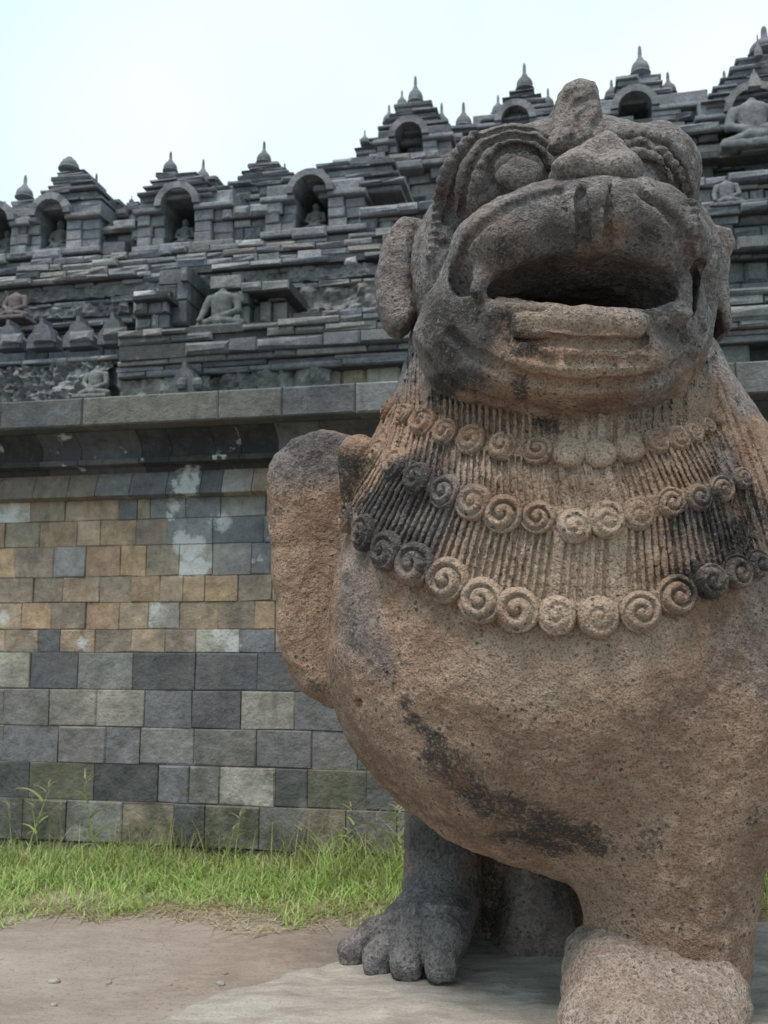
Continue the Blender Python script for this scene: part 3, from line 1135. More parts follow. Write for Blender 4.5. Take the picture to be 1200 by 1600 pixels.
# spired roof standing further back between N2 and N3
WB = W3 + 0.9
mb = MB()
rf = roof_steps(mb, 410, WB, [(62, 330, 296), (54, 296, 280), (40, 280, 270), (34, 270, 262), (24, 262, 254)])
spire(rf, 413, 221, 256, WB, 12)
spire(rf, 445, 255, 280, WB, 8)
spire(rf, 358, 281, 290, WB, 3)

# ---- right-hand upper tier
W4 = W2 + 1.6
mb = MB()
courses(mb, 520, 1600, W4, [233, 245, 262, 280, 300, 330, 370], [0.12, 0.0, 0.03, 0.0, 0.0, 0.0], 0.45, yref=700, jit=0.04)
mb.build("upper_tier_wall", M_FAR, temple)
nch, s, z0, k = niche(640, 204, 256, 20, W4 - 0.1, ((-1, 28), (1, 40)))
NB.append((s, W4 + 0.05, z0 + 0.03, 30 * k, 4))
mb = MB()
roof_steps(mb, 645, W4 + 0.3, [(52, 204, 192), (40, 192, 182), (36, 182, 172), (28, 172, 160)])
roof_steps(mb, 576, W4 + 0.4, [(30, 262, 240), (22, 240, 225), (14, 225, 215)])
roof_steps(mb, 740, W4 + 0.5, [(120, 262, 236), (110, 236, 206)], dep=0.5)
roof_steps(mb, 722, W4 + 0.5, [(22, 206, 198), (16, 198, 190)])
spire(nch, 649, 119, 161, W4 + 0.3, 12)
spire(nch, 628, 141, 166, W4 + 0.3, 8)
spire(nch, 608, 164, 193, W4 + 0.3, 10)
spire(nch, 690, 161, 200, W4 + 0.3, 11)
spire(nch, 570, 203, 224, W4 + 0.3, 7)
spire(nch, 724, 160, 200, W4 + 0.5, 13)

W5 = W4 + 0.5
nch, s, z0, k = niche(806, 178, 226, 20, W5, ((-1, 42), (1, 45)))
mb = MB()
roof_steps(mb, 815, W5 + 0.35, [(60, 190, 178), (44, 178, 166), (34, 166, 156), (28, 156, 148), (18, 148, 140)])
spire(nch, 819, 99, 141, W5 + 0.3, 13)
spire(nch, 778, 149, 178, W5 + 0.3, 10)
spire(nch, 856, 138, 168, W5 + 0.3, 9)
nch, s, z0, k = niche(992, 156, 205, 23, W5, ((-1, 42), (1, 76)))
mb = MB()
roof_steps(mb, 998, W5 + 0.35, [(46, 158, 142), (33, 142, 128), (31, 128, 116)])
roof_steps(mb, 1045, W5 + 0.35, [(30, 178, 160), (22, 160, 146)])
roof_steps(mb, 957, W5 + 0.35, [(20, 178, 152)])
spire(nch, 999, 72, 117, W5 + 0.35, 14)
spire(nch, 955, 125, 154, W5 + 0.35, 11)
spire(nch, 1043, 113, 148, W5 + 0.35, 12)
mb = MB()
courses(mb, 930, 1160, W5 - 0.05, [172, 186, 200, 214, 232, 262], [0.02, 0.06, 0.0, 0.09, 0.0], 0.5, [(0.075, 0.083, 0.092), (0.11, 0.117, 0.122), (0.06, 0.067, 0.076)], yref=1100, jit=0.05)
courses(mb, 1055, 1500, W5 - 0.6, [232, 243, 262, 282, 310, 340, 372, 410], [0.25, 0.05, 0.0, 0.06, 0.0, 0.12, 0.0], 0.45, [(0.085, 0.095, 0.1), (0.13, 0.137, 0.135), (0.11, 0.12, 0.125), (0.07, 0.078, 0.085)], yref=1130, jit=0.05)
courses(mb, 1000, 1500, W5 - 0.3, [205, 222, 240], [0.0, 0.04], 0.4, yref=1130, jit=0.05)
mb.build("upper_tier_wall", M_FAR, temple)
nch, s, z0, k = niche(1178, 152, 215, 30, W5 - 0.15, ((-1, 42), (1, 60)))
mb = MB()
roof_steps(mb, 1190, W5 + 0.2, [(78, 158, 146), (68, 146, 136), (62, 136, 124), (52, 124, 112), (40, 112, 98), (32, 98, 84)])
spire(nch, 1193, 42, 86, W5 + 0.2, 22)
spire(nch, 1131, 111, 142, W5 + 0.2, 11)
spire(nch, 1183, 54, 90, W5 - 0.1, 6)
mb = MB()
antefix(mb, 1178, 138, W5 - 0.45, 8, 24, (0.2, 0.205, 0.2), 0.1)
mb.build("antefix", M_FAR, temple)
# ashlar piers seen beside the lion on the right
mb = MB()
courses(mb, 1130, 1500, W2 - 0.35, [392, 402, 440, 478, 502], [0.10, 0.0, 0.02, 0.05], 0.3, [(0.12, 0.13, 0.135), (0.145, 0.15, 0.15), (0.10, 0.108, 0.112)], yref=1170, jit=0.02)
courses(mb, 1085, 1500, W2 - 0.5, [318, 332, 352, 372, 392], [0.12, 0.02, 0.0, 0.04], 0.4, [(0.085, 0.095, 0.105), (0.12, 0.13, 0.135)], yref=1130, jit=0.03)
mb.build("buttress", M_FAR, temple)


# ------------------------------------------------------------------ seated stone figures
def seated(headless, hand_out=False):
    q = [ell((0, 0.02, 0.10), (0.40, 0.26, 0.11), k=0.06),
         cone((-0.36, -0.04, 0.09), (0.10, -0.24, 0.09), 0.085, 0.07, k=0.05), cone((0.36, -0.04, 0.09), (-0.10, -0.24, 0.10), 0.085, 0.07, k=0.05),
         cone((0, 0.05, 0.12), (0, 0.06, 0.50), 0.185, 0.20, k=0.06), ell((0, 0.06, 0.60), (0.25, 0.13, 0.10), k=0.06),
         cone((0.24, 0.06, 0.60), (0.31, 0.0, 0.34), 0.075, 0.062, k=0.03), cone((0.31, 0.0, 0.34), (0.10, -0.20, 0.20), 0.06, 0.05, k=0.03),
         cone((-0.24, 0.06, 0.60), (-0.31, 0.0, 0.36), 0.075, 0.062, k=0.03),
         box((0, 0.02, -0.03), (0.46, 0.34, 0.05), 0.02, k=0.02)]
    if hand_out:
        q.append(cone((-0.31, 0.0, 0.36), (-0.33, -0.20, 0.14), 0.06, 0.045, k=0.03))
    else:
        q.append(cone((-0.31, 0.0, 0.36), (-0.08, -0.20, 0.20), 0.06, 0.05, k=0.03))
    if not headless:
        q += [cone((0, 0.06, 0.64), (0, 0.05, 0.74), 0.075, 0.07, k=0.03), ell((0, 0.03, 0.84), (0.105, 0.12, 0.13), k=0.02),
              ell((0, 0.06, 0.965), (0.05, 0.055, 0.045), k=0.03), cone((0, -0.09, 0.85), (0, -0.105, 0.81), 0.014, 0.02, k=0.015),
              cone((-0.107, 0.04, 0.87), (-0.10, 0.04, 0.76), 0.02, 0.018, k=0.01), cone((0.107, 0.04, 0.87), (0.10, 0.04, 0.76), 0.02, 0.018, k=0.01)]
    else:
        q += [cone((0, 0.06, 0.62), (0, 0.06, 0.70), 0.09, 0.075, k=0.03)]
    V, F = sculpt(q, 0.022)
    V = roughen(V, F, 0.008, 14, 3)
    return V, F


FIG = {(h, o): seated(h, o) for h, o in ((False, False), (True, True), (True, False))}
FIG_ME = {}


def place_figure(name, key, s, w, z, height, label, group=None, col=(0.1, 0.108, 0.11), yaw=0.0):
    V, F = FIG[key]
    kk = (key, col)
    if kk not in FIG_ME:
        c = np.tile(np.array(col), (len(V), 1)) * (0.8 + 0.5 * (vnoise(V, 5, 4)[:, None] + 1) / 2)
        o = new_obj(name, V, F, M_FAR, None, True, {'col': ('POINT', c)})
        FIG_ME[kk] = o
    else:
        o = FIG_ME[kk].copy()
        COL.objects.link(o)
    f = height / (1.02 if not key[0] else 0.70)
    o.location = tuple(TW(s, w, z + 0.08 * f))
    o.rotation_euler = (0, 0, -ANG + yaw)
    o.scale = (f, f, f)
    tag(o, label, "statue", group)
    return o


LAB = ["small seated buddha in the niche cut off by the left edge",
       "small seated buddha in the arched niche under the broken rounded roof top",
       "dim seated buddha in the niche below the pair of slender spires",
       "small seated buddha in the arched niche just left of the lion's ear",
       "tiny buddha in the higher niche under the spires left of the lion's brow"]
for s, w, z, h, i in NB:
    place_figure("buddha_statue", (False, False), s, w, z, h, LAB[i], "seated buddhas inside the niches")
s, z = TP(342, 512, WS - 0.1)
k = scale_at(342, 512, WS - 0.1)
place_figure("buddha_statue", (True, True), s, WS - 0.05, z - 0.05, 62 * k, "headless seated buddha between broken shrine blocks above the carved cornice", "headless buddhas on the ledges")
s, z = TP(22, 500, W2 - 0.45)
place_figure("buddha_statue", (True, False), s, W2 - 0.45, z - 0.02, 44 * k, "reddish headless seated buddha at the left edge above the little gables", "headless buddhas on the ledges", (0.12, 0.10, 0.10))
s, z = TP(148, 622, W1R - 0.4)
place_figure("buddha_statue", (True, False), s, W1R - 0.4, z - 0.02, 42 * k, "small headless seated buddha before the rubble relief near the bay corner", "headless buddhas on the ledges", (0.15, 0.155, 0.155))
s, z = TP(1180, 238, W5 - 0.75)
k2 = scale_at(1180, 238, W5 - 0.75)
place_figure("buddha_statue", (True, False), s, W5 - 0.72, z - 0.02, 72 * k2, "pale headless seated buddha in front of the niche at the right edge of the photo", "headless buddhas on the ledges", (0.125, 0.132, 0.142))
s, z = TP(1138, 322, W2 - 0.55)
k2 = scale_at(1138, 322, W2 - 0.55)
place_figure("buddha_statue", (True, True), s, W2 - 0.5, z - 0.01, 38 * k2, "worn headless seated buddha on the ledge right of the lion's brow", "headless buddhas on the ledges", (0.13, 0.137, 0.145))

# ------------------------------------------------------------------ ground
def grid_sheet(name, xs, ys, zf, mat):
    X, Y = np.meshgrid(xs, ys, indexing='ij')
    P = np.stack([X.ravel(), Y.ravel(), np.zeros(X.size)], 1)
    P[:, 2] = zf(P)
    ii = np.arange(X.size).reshape(X.shape)
    F = np.stack([ii[:-1, :-1], ii[1:, :-1], ii[1:, 1:], ii[:-1, 1:]], -1).reshape(-1, 4)
    return new_obj(name, P, F, mat, None, True)


xs = np.concatenate([[-400, -120, -40, -15, -8], np.arange(-5, 6.01, 0.05), [8, 15, 40, 120, 400]])
ysg = np.concatenate([[-400, -120, -40, -15, -6, -2, 0], np.arange(1, 6.01, 0.05), [8, 15, 40, 120, 400]])
g = grid_sheet("ground", xs, ysg, lambda P: fbm(P, 1.3, 4, 2) * 0.012 - 0.012, M_DIRT)
tag(g, "bare packed brown dirt in front of the grass", kind="structure")

# ------------------------------------------------------------------ grass
def wall_y(x):                                           # front of the lowest course
    s = (x - T0[0]) / E1[0]
    return T0[1] + E1[1] * s


def blades(n, xr, front, back, hmin, hmax, width, pal, seed, lean=0.5, seg=3, clump=0.6, edge=0.12, flat=0.0):
    r = np.random.default_rng(seed)
    x = r.uniform(xr[0], xr[1], n * 3)
    t = r.uniform(0, 1, n * 3)
    fy = front(x) + edge * vnoise(np.stack([x, x * 0, x * 0], 1), 2.5, seed) + edge * 0.6 * vnoise(np.stack([x, x * 0, x * 0], 1), 9, seed + 2)
    by = back(x)
    y = fy + (by - fy) * t
    cl = vnoise(np.stack([x, y, y * 0], 1), 3.0, seed + 5) * 0.5 + vnoise(np.stack([x, y, y * 0], 1), 8.0, seed + 6) * 0.5
    keep = r.uniform(-1, 1, n * 3) < cl * clump + 0.15
    x, y, t, cl = x[keep][:n], y[keep][:n], t[keep][:n], cl[keep][:n]
    n = len(x)
    h = (hmin + (hmax - hmin) * r.uniform(0, 1, n) ** 1.6) * (0.75 + 0.5 * (cl + 1) / 2) * (0.65 + 0.5 * t)
    az = r.uniform(0, 2 * np.pi, n)
    ln = h * r.uniform(0.1, 1, n) * lean
    wd = width * r.uniform(0.6, 1.4, n)
    side = np.stack([np.cos(az + np.pi / 2), np.sin(az + np.pi / 2), 0 * az], 1)
    dirv = np.stack([np.cos(az), np.sin(az), 0 * az], 1)
    base = np.stack([x, y, np.full(n, -0.015)], 1)
    V, F = [], []
    for q in range(seg + 1):
        u = q / seg
        c = base + dirv * (ln * u ** 2)[:, None]
        c[:, 2] += h * (u - 0.25 * lean * u * u) * (1 - flat) + flat * 0.02
        ww = wd * (1 - 0.85 * u)
        V += [c - side * ww[:, None], c + side * ww[:, None]]
    V = np.stack(V, 1)
    m = 2 * (seg + 1)
    for q in range(seg):
        b = np.arange(n) * m + 2 * q
        F.append(np.stack([b, b + 1, b + 3, b + 2], 1))
    pal = np.array(pal)
    ci = r.integers(0, len(pal), n)
    c = pal[ci] * r.uniform(0.75, 1.25, (n, 1))
    C = np.repeat(c, m, 0)
    return V.reshape(-1, 3), np.concatenate(F), C


f_front = lambda x: 3.92 + 0.03 * x
f_back = lambda x: wall_y(x) - 0.12
GP = [(0.46, 0.50, 0.24), (0.42, 0.50, 0.20), (0.26, 0.38, 0.09), (0.30, 0.46, 0.13), (0.37, 0.50, 0.17), (0.17, 0.30, 0.06), (0.45, 0.47, 0.24), (0.27, 0.42, 0.10)]
V, F, C = blades(52000, (-3.2, 3.2), f_front, f_back, 0.025, 0.125, 0.0032, GP, 3, 1.3, clump=1.0, edge=0.20)
V2, F2, C2 = blades(2600, (-3.2, 3.2), lambda x: wall_y(x) - 0.55, f_back, 0.10, 0.30, 0.0024,
                    [(0.24, 0.27, 0.10), (0.30, 0.29, 0.14), (0.17, 0.24, 0.07)], 8, 0.8, 4, 1.1)
V3, F3, C3 = blades(900, (-0.32, 0.30), lambda x: 4.35 + 0 * x, f_back, 0.10, 0.34, 0.0028, GP, 31, 1.1, 4, 0.4)
V2, F2, C2 = np.concatenate([V2, V3]), np.concatenate([F2, F3 + len(V2)]), np.concatenate([C2, C3])
o = new_obj("grass", np.concatenate([V, V2]), np.concatenate([F, F2 + len(V)]), M_GRASS, None, False, {'col': ('POINT', np.concatenate([C, C2]))})
tag(o, "strip of bright green grass along the foot of the wall", "grass", kind="stuff")
V, F, C = blades(8000, (-3.2, 3.2), lambda x: 3.80 + 0.03 * x, lambda x: 4.15 + 0.03 * x, 0.03, 0.12, 0.0028,
                 [(0.42, 0.36, 0.22), (0.34, 0.28, 0.17), (0.50, 0.45, 0.30)], 15, 2.6, 3, 0.8, 0.14, 0.75)
o = new_obj("dry_straw", V, F, M_GRASS, None, False, {'col': ('POINT', C)})
tag(o, "pale dry straw scattered along the front edge of the grass", "straw", kind="stuff")

# tall seeding stalks near the wall
def stalk_mesh(h, seed):
    r = random.Random(seed)
    V, F, C = [], [], []

    def ribbon(p0, d0, L, wdt, droop, n, c):
        b = len(V)
        p, d = Vector(p0), Vector(d0).normalized()
        sd = d.cross(Vector((r.uniform(-1, 1), r.uniform(-1, 1), 0.1))).normalized()
        for i in range(n + 1):
            w_ = wdt * (1 - 0.9 * i / n)
            V.extend([tuple(p - sd * w_), tuple(p + sd * w_)])
            C.extend([c, c])
            p = p + d * (L / n)
            d = (d + Vector((0, 0, -droop / n))).normalized()
        for i in range(n):
            F.append((b + 2 * i, b + 2 * i + 1, b + 2 * i + 3, b + 2 * i + 2))
    green = (0.27, 0.36, 0.12)
    lean = Vector((r.uniform(-.35, .35), r.uniform(-.3, .3), 1))
    ribbon((0, 0, -0.01), lean, h, 0.0045, 0.25, 7, (0.36, 0.38, 0.18))
    for i in range(6):
        t = r.uniform(0.05, 0.75)
        a = r.uniform(0, 6.28)
        ribbon(tuple(lean.normalized() * h * t), (math.cos(a), math.sin(a), 1.1), h * r.uniform(.3, .6), 0.006, 1.5, 6, green)
    for i in range(4):
        a = r.uniform(0, 6.28)
        ribbon(tuple(lean.normalized() * h * (0.86 + 0.03 * i)), (math.cos(a), math.sin(a), 1.0), h * 0.2, 0.0025, 0.8, 4, (0.46, 0.43, 0.25))
    return np.array(V), F, np.array(C)


ST = [(40, 1330, 110), (62, 1335, 85), (120, 1338, 70), (150, 1335, 130), (235, 1335, 75), (365, 1338, 80), (350, 1335, 60), (480, 1340, 70),
      (565, 1345, 100), (590, 1350, 90), (612, 1352, 130), (628, 1352, 110), (545, 1345, 60), (20, 1330, 80)]
for i, (px, py, hp) in enumerate(ST):
    d = wall_y(U(px, py, 4.9)[0]) - 0.16 - 0.02 * (i % 4)
    p = U(px, py, d)
    V, F, C = stalk_mesh(hp * d / FPX, i)
    o = new_obj("grass_stalk", V, F, M_GRASS, None, False, {'col': ('POINT', C)})
    o.location = (p[0], p[1], 0)
    if px >= 545:
        tag(o, "tall seeding grass stalk in the clump beside the lion's dark hind leg", "grass stalk", "tall stalks beside the hind leg")
    elif px > 230:
        tag(o, "thin grass stalk rising in front of the middle of the grey block wall", "grass stalk", "thin stalks before the wall middle")
    else:
        tag(o, "tall thin grass stalk before the mossy blocks at the left", "grass stalk", "tall stalks at the left")

# pebbles on the dirt
for i, (px, py, r) in enumerate([(85, 1528, 6), (170, 1527, 4), (345, 1530, 5), (352, 1515, 3), (85, 1560, 4), (265, 1530, 3)]):
    rr = ray(px, py)
    d = CAMZ / -rr[2]
    p = np.array([0, 0, CAMZ]) + rr * d
    R = r * d / FPX * 1.2
    V, F = sculpt([ell((0, 0, 0), (R * 1.3, R, R * 0.7)), box((R * .3, 0, 0), (R * .7, R * .6, R * .5), R * .2, k=R * .4)], R / 5)
    V = roughen(V, F, R * 0.12, 1.2 / R, i)
    o = new_obj("pebble", V, F, M_DIRT if i % 2 else M_SLAB, None, False)
    o.location = (p[0], p[1], float(fbm(np.array([[p[0], p[1], 0.0]]), 1.3, 4, 2)[0]) * 0.012 - 0.012 + R * 0.2)
    o.rotation_euler = (0, 0, i * 1.3)
    if i % 2 == 0:
        tag(o, "pale grey pebble lying on the bare dirt left of the slab", "pebble", "pale pebbles on the dirt")
    else:
        tag(o, "brown clod lying on the bare dirt left of the slab", "clod", "brown clods on the dirt")

# ------------------------------------------------------------------ slab under the lion
SZ = 0.07


def on_slab(px, py):
    r = ray(px, py)
    d = (CAMZ - SZ) / -r[2]
    return r[0] * d, r[1] * d


out = [on_slab(*p) for p in ((120, 1660), (232, 1598), (330, 1552), (432, 1530), (440, 1521), (500, 1508), (545, 1496), (590, 1482))]
out += [(0.05, 3.7), (0.5, 3.85), (1.3, 3.7), (1.62, 3.25), (1.7, 2.7), (1.6, 2.1), (0.8, 1.85), (-0.1, 1.9)]
prims = []
pp = np.array(out)


def slab_fn(P):
    Q = np.stack([P[:, 0], P[:, 2], P[:, 1]], 1)         # reuse the outline prim lying flat
    Q[:, 1], Q[:, 2] = P[:, 2] * 1.0, P[:, 1]
    R = np.stack([P[:, 0], P[:, 2], P[:, 1]], 1)
    return _sp.fn(R)


_sp = slab_poly(pp, SZ - 0.12, 0.12, 0.02)
slabP = Prim(slab_fn, [pp[:, 0].min(), pp[:, 1].min(), SZ - 0.24], [pp[:, 0].max(), pp[:, 1].max(), SZ], 'u', 0.02)
V, F = sculpt([slabP], 0.013, [pp[:, 0].min() - .05, pp[:, 1].min() - .05, -0.05], [pp[:, 0].max() + .05, pp[:, 1].max() + .05, SZ + .06])
V = roughen(V, F, 0.006, 3.0, 5, 4)
V = roughen(V, F, 0.006, 14.0, 25, 2)
o = new_obj("stone_slab", V, F, M_SLAB, None, True)
tag(o, "pale grey rough stone slab with ragged edge under the lion's feet", "stone slab")

# ------------------------------------------------------------------ the lion
lion_loc = (0.75, 2.9, SZ)
lion = empty("lion_statue", lion_loc)
tag(lion, "large weathered stone guardian lion with open mouth and curled mane on a slab", "statue")

LV = 0.0052


def px_r(r, d):
    return r * d / FPX


def chain(prims, pts, r, op, k, base, off=0.0, d0=1.6, mx=0.07):
    """a tube laid along pixel points on the surface of base"""
    dn = [pts[0]]
    for a, b in zip(pts[:-1], pts[1:]):
        m = max(1, int(math.hypot(b[0] - a[0], b[1] - a[1]) / 14))
        dn += [(a[0] + (b[0] - a[0]) * i / m, a[1] + (b[1] - a[1]) * i / m) for i in range(1, m + 1)]
    pts = dn
    P, ok = march(base, [p[0] for p in pts], [p[1] for p in pts], d0)
    N = normal_at(base, P)
    P = P + N * off
    for i in range(len(P) - 1):
        if ok[i] and ok[i + 1] and np.linalg.norm(P[i + 1] - P[i]) < mx:
            prims.append(cone(P[i], P[i + 1], r, r, op, k))


def arc(cx, cy, rx, ry, a0, a1, n):
    return [(cx + rx * math.cos(math.radians(a0 + (a1 - a0) * i / n)), cy - ry * math.sin(math.radians(a0 + (a1 - a0) * i / n))) for i in range(n + 1)]


body = []
# trunk
body.append(ell(U(885, 1005, 2.98), (0.742, 0.62, 0.66), k=0.02))
body.append(ell(U(890, 850, 2.98), (0.69, 0.60, 0.60), k=0.10))
neck = [cone(U(868, 560, 2.98), U(880, 790, 2.98), 0.47, 0.61, k=0.08)]
body += [cone(U(868, 560, 2.98), U(880, 790, 2.98), 0.47, 0.61, k=0.10)]
body.append(ell(U(885, 1010, 3.5), (0.6, 0.55, 0.7), k=0.1))
# right foreleg
body.append(cone(U(1105, 1150, 2.80), U(1048, 1300, 2.76), 0.33, 0.25, k=0.16))
body.append(cone(U(1048, 1300, 2.76), U(1045, 1500, 2.76), 0.245, 0.215, k=0.05))
# raised foreleg on the left: a slab-like upper arm and a stump beside the mane
arm = [(412, 740), (425, 705), (455, 682), (505, 668), (560, 680), (585, 720), (590, 860), (580, 1000), (560, 1118), (520, 1108), (470, 1082), (448, 1050), (432, 985), (420, 880), (412, 800)]
body.append(slab_poly([U(a, b, 3.05)[[0, 2]] for a, b in arm], 3.16, 0.13, 0.075, k=0.006, yaw=-0.1))
body.append(cone(U(560, 712, 2.80), U(552, 775, 2.86), 0.066, 0.05, k=0.05))
# hind leg, its foot and toes, and what stands in the shade under the belly
body.append(cone(U(695, 1220, 3.36), U(692, 1400, 3.36), 0.135, 0.12, k=0.05))
fz = SZ
body.append(ell(U(765, 1400, 3.52), (0.13, 0.12, 0.34), k=0.05))
body.append(box(U(770, 1400, 3.70), (0.20, 0.10, 0.40), 0.06, k=0.05))
def toe(px, py, d, px2, py2, d2, r1, r2):
    body.append(cone(U(px, py, d), U(px2, py2, d2), r1, r2, k=0.012))
body.append(cone(U(690, 1400, 3.33), U(640, 1450, 3.16), 0.115, 0.085, k=0.05))
body.append(cone(U(700, 1410, 3.30), U(690, 1460, 3.10), 0.10, 0.095, k=0.05))
for (a, b, c), (d, e, f), (g, h, l), r in (((630, 1440, 3.24), (585, 1462, 3.20), (552, 1486, 3.17), 0.046), ((648, 1436, 3.18), (618, 1458, 3.12), (592, 1494, 3.09), 0.050),
                                          ((668, 1436, 3.14), (650, 1458, 3.06), (636, 1500, 3.03), 0.054), ((702, 1440, 3.12), (694, 1462, 3.03), (692, 1502, 2.99), 0.060)):
    toe(a, b, c, d, e, f, r + 0.006, r + 0.004)
    toe(d, e, f, g, h, l, r + 0.004, r - 0.006)
    body.append(box(U(g - 2, h + 6, l - 0.012), (r * 0.72, r * 0.75, r * 0.72), 0.02, k=0.02))
chain(body, [(612, 1434), (650, 1422), (700, 1420), (745, 1428)], 0.020, 'u', 0.012, list(body), 0.0, 2.4)
body.append(cone(U(840, 1290, 3.42), U(836, 1490, 3.34), 0.06, 0.15, k=0.05))
body.append(cone(U(1075, 1300, 3.45), U(1075, 1480, 3.4), 0.15, 0.16, k=0.05))
body.append(ell(U(935, 1350, 3.95), (0.62, 0.42, 0.75), k=0.1))
body.append(box(U(940, 1420, 3.62), (0.36, 0.10, 0.40), 0.08, k=0.06))
# head
body.append(ell(U(885, 370, 2.88), (0.395, 0.38, 0.31), k=0.06))
body.append(ell(U(877, 526, 2.57), (0.408, 0.340, 0.278), k=0.02))
body.append(ell(U(893, 580, 2.46), (0.29, 0.235, 0.140), k=0.03))
# brows, swelling over the eyes
body.append(ell(U(792, 290, 2.66), (0.20, 0.20, 0.158), k=0.04))
body.append(ell(U(1000, 288, 2.68), (0.165, 0.20, 0.15), k=0.04))
body.append(ell(U(898, 262, 2.70), (0.22, 0.17, 0.125), k=0.06))
body.append(ell(U(690, 420, 2.78), (0.09, 0.16, 0.20), k=0.05))
body.append(ell(U(1080, 430, 2.80), (0.08, 0.16, 0.19), k=0.05))
sock = list(body)
# concentric folds round the eyes
for line, r, op, off in (
        (arc(812, 268, 47, 43, -10, 205, 10), 0.010, 's', -0.004), (arc(808, 272, 57, 52, 5, 205, 10), 0.009, 'u', 0.0),
        ([(866, 236), (835, 214), (795, 208), (756, 226), (736, 262), (726, 300), (720, 335)], 0.012, 's', -0.006),
        ([(870, 224), (838, 201), (790, 196), (743, 214), (717, 252), (705, 300), (697, 345)], 0.012, 's', -0.006),
        (arc(1004, 284, 34, 36, -30, 190, 10), 0.012, 's', -0.005), (arc(1005, 286, 44, 46, -30, 175, 10), 0.008, 'u', 0.0),
        ([(968, 232), (1000, 226), (1034, 240), (1056, 275), (1066, 315)], 0.012, 's', -0.006),
        ([(968, 218), (1004, 211), (1044, 230), (1070, 270), (1082, 315)], 0.012, 's', -0.006)):
    chain(body, line, r, op, 0.006, sock, off)
# muzzle, a broad cushion with a raised rim
muz = [ell(U(902, 398, 2.52), (0.332, 0.33, 0.158), k=0.012), ell(U(790, 410, 2.45), (0.155, 0.24, 0.125), k=0.06), ell(U(1015, 410, 2.45), (0.145, 0.24, 0.125), k=0.06)]
body += muz
head_base = list(body)
for rim in ([(716, 424), (718, 404), (730, 376), (755, 347), (790, 322), (832, 305), (872, 297)], [(1000, 306), (1035, 325), (1060, 352), (1075, 388), (1080, 420)]):
    chain(body, rim, 0.014, 's', 0.012, head_base, -0.004)
chain(body, [(909, 292), (909, 306), (910, 320), (911, 338), (911, 355), (911, 372), (910, 388)], 0.013, 's', 0.006, head_base, -0.009)
chain(body, [(953, 294), (953, 310), (953, 325), (952, 342), (952, 360), (951, 375), (951, 388)], 0.010, 's', 0.006, head_base, -0.007)
# mouth
body.append(ell(U(912, 452, 2.30), (0.243, 0.56, 0.068), 's', 0.014))
body.append(ell(U(920, 440, 2.30), (0.185, 0.50, 0.062), 's', 0.02))
for a, b in (((800, 470), (905, 528)), ((905, 528), (1025, 520))):
    pass
chain(body, [(812, 520), (850, 528), (905, 534), (965, 535), (1008, 528)], 0.014, 's', 0.006, head_base, -0.008)
# corners of the mouth
body.append(ell(U(722, 430, 2.34), (0.028, 0.10, 0.052), 's', 0.02, rot=Matrix.Rotation(math.radians(-25), 4, 'Y')))
body.append(ell(U(1082, 452, 2.34), (0.018, 0.10, 0.07), 's', 0.02, rot=Matrix.Rotation(math.radians(12), 4, 'Y')))
# engraved lines: lip creases, chin crease, teeth
chain(body, [(700, 520), (735, 552), (775, 575), (830, 594), (900, 603), (970, 602), (1040, 588), (1085, 555), (1102, 520)], 0.013, 's', 0.014, head_base, -0.003)
chain(body, [(668, 560), (690, 590), (722, 612), (770, 630), (830, 640)], 0.014, 's', 0.014, head_base, -0.003)
chain(body, [(812, 556), (870, 564), (930, 567), (1010, 564)], 0.008, 's', 0.010, head_base, -0.002)
for x, y0, y1 in ((873, 536, 564), (922, 540, 566), (975, 540, 564), (832, 528, 556)):
    chain(body, [(x, y0), (x, (y0 + y1) / 2), (x, y1)], 0.010, 's', 0.005, head_base, -0.008)
# fangs at the mouth corners
body.append(cone(U(757, 425, 2.31), U(743, 458, 2.29), 0.030, 0.013, k=0.02))
body.append(cone(U(1068, 440, 2.31), U(1078, 488, 2.30), 0.026, 0.012, k=0.02))
body.append(ell(U(1058, 497, 2.32), (0.035, 0.05, 0.022), k=0.02))
# beaded band along the outer brow
def beads(pts, n, r):
    t = np.linspace(0, 1, n)
    X = np.interp(t, np.linspace(0, 1, len(pts)), [p[0] for p in pts])
    Y = np.interp(t, np.linspace(0, 1, len(pts)), [p[1] for p in pts])
    P, ok = march(head_base, X, Y)
    for p, k in zip(P, ok):
        if k:
            body.append(ell(p, (r, r, r * 0.66), k=0.006))
beads([(742, 210), (716, 236), (700, 268), (690, 303), (683, 338), (678, 370), (672, 400)], 16, 0.022)
beads([(1032, 238), (1056, 265), (1074, 300), (1084, 335), (1089, 365)], 12, 0.017)
chip_base = list(body)
for px, py, r in ((414, 770, .022), (450, 688, .02), (515, 670, .024), (432, 985, .022), (475, 1085, .026), (700, 380, .018), (1096, 420, .02), (560, 1100, .02)):
    P, ok = march(chip_base, [px], [py])
    if ok[0]:
        body.append(ell(P[0], (r * 1.3, r, r * 0.8), 's', 0.006, rot=Matrix.Rotation(px * 0.7, 4, 'Y')))
BODY = body


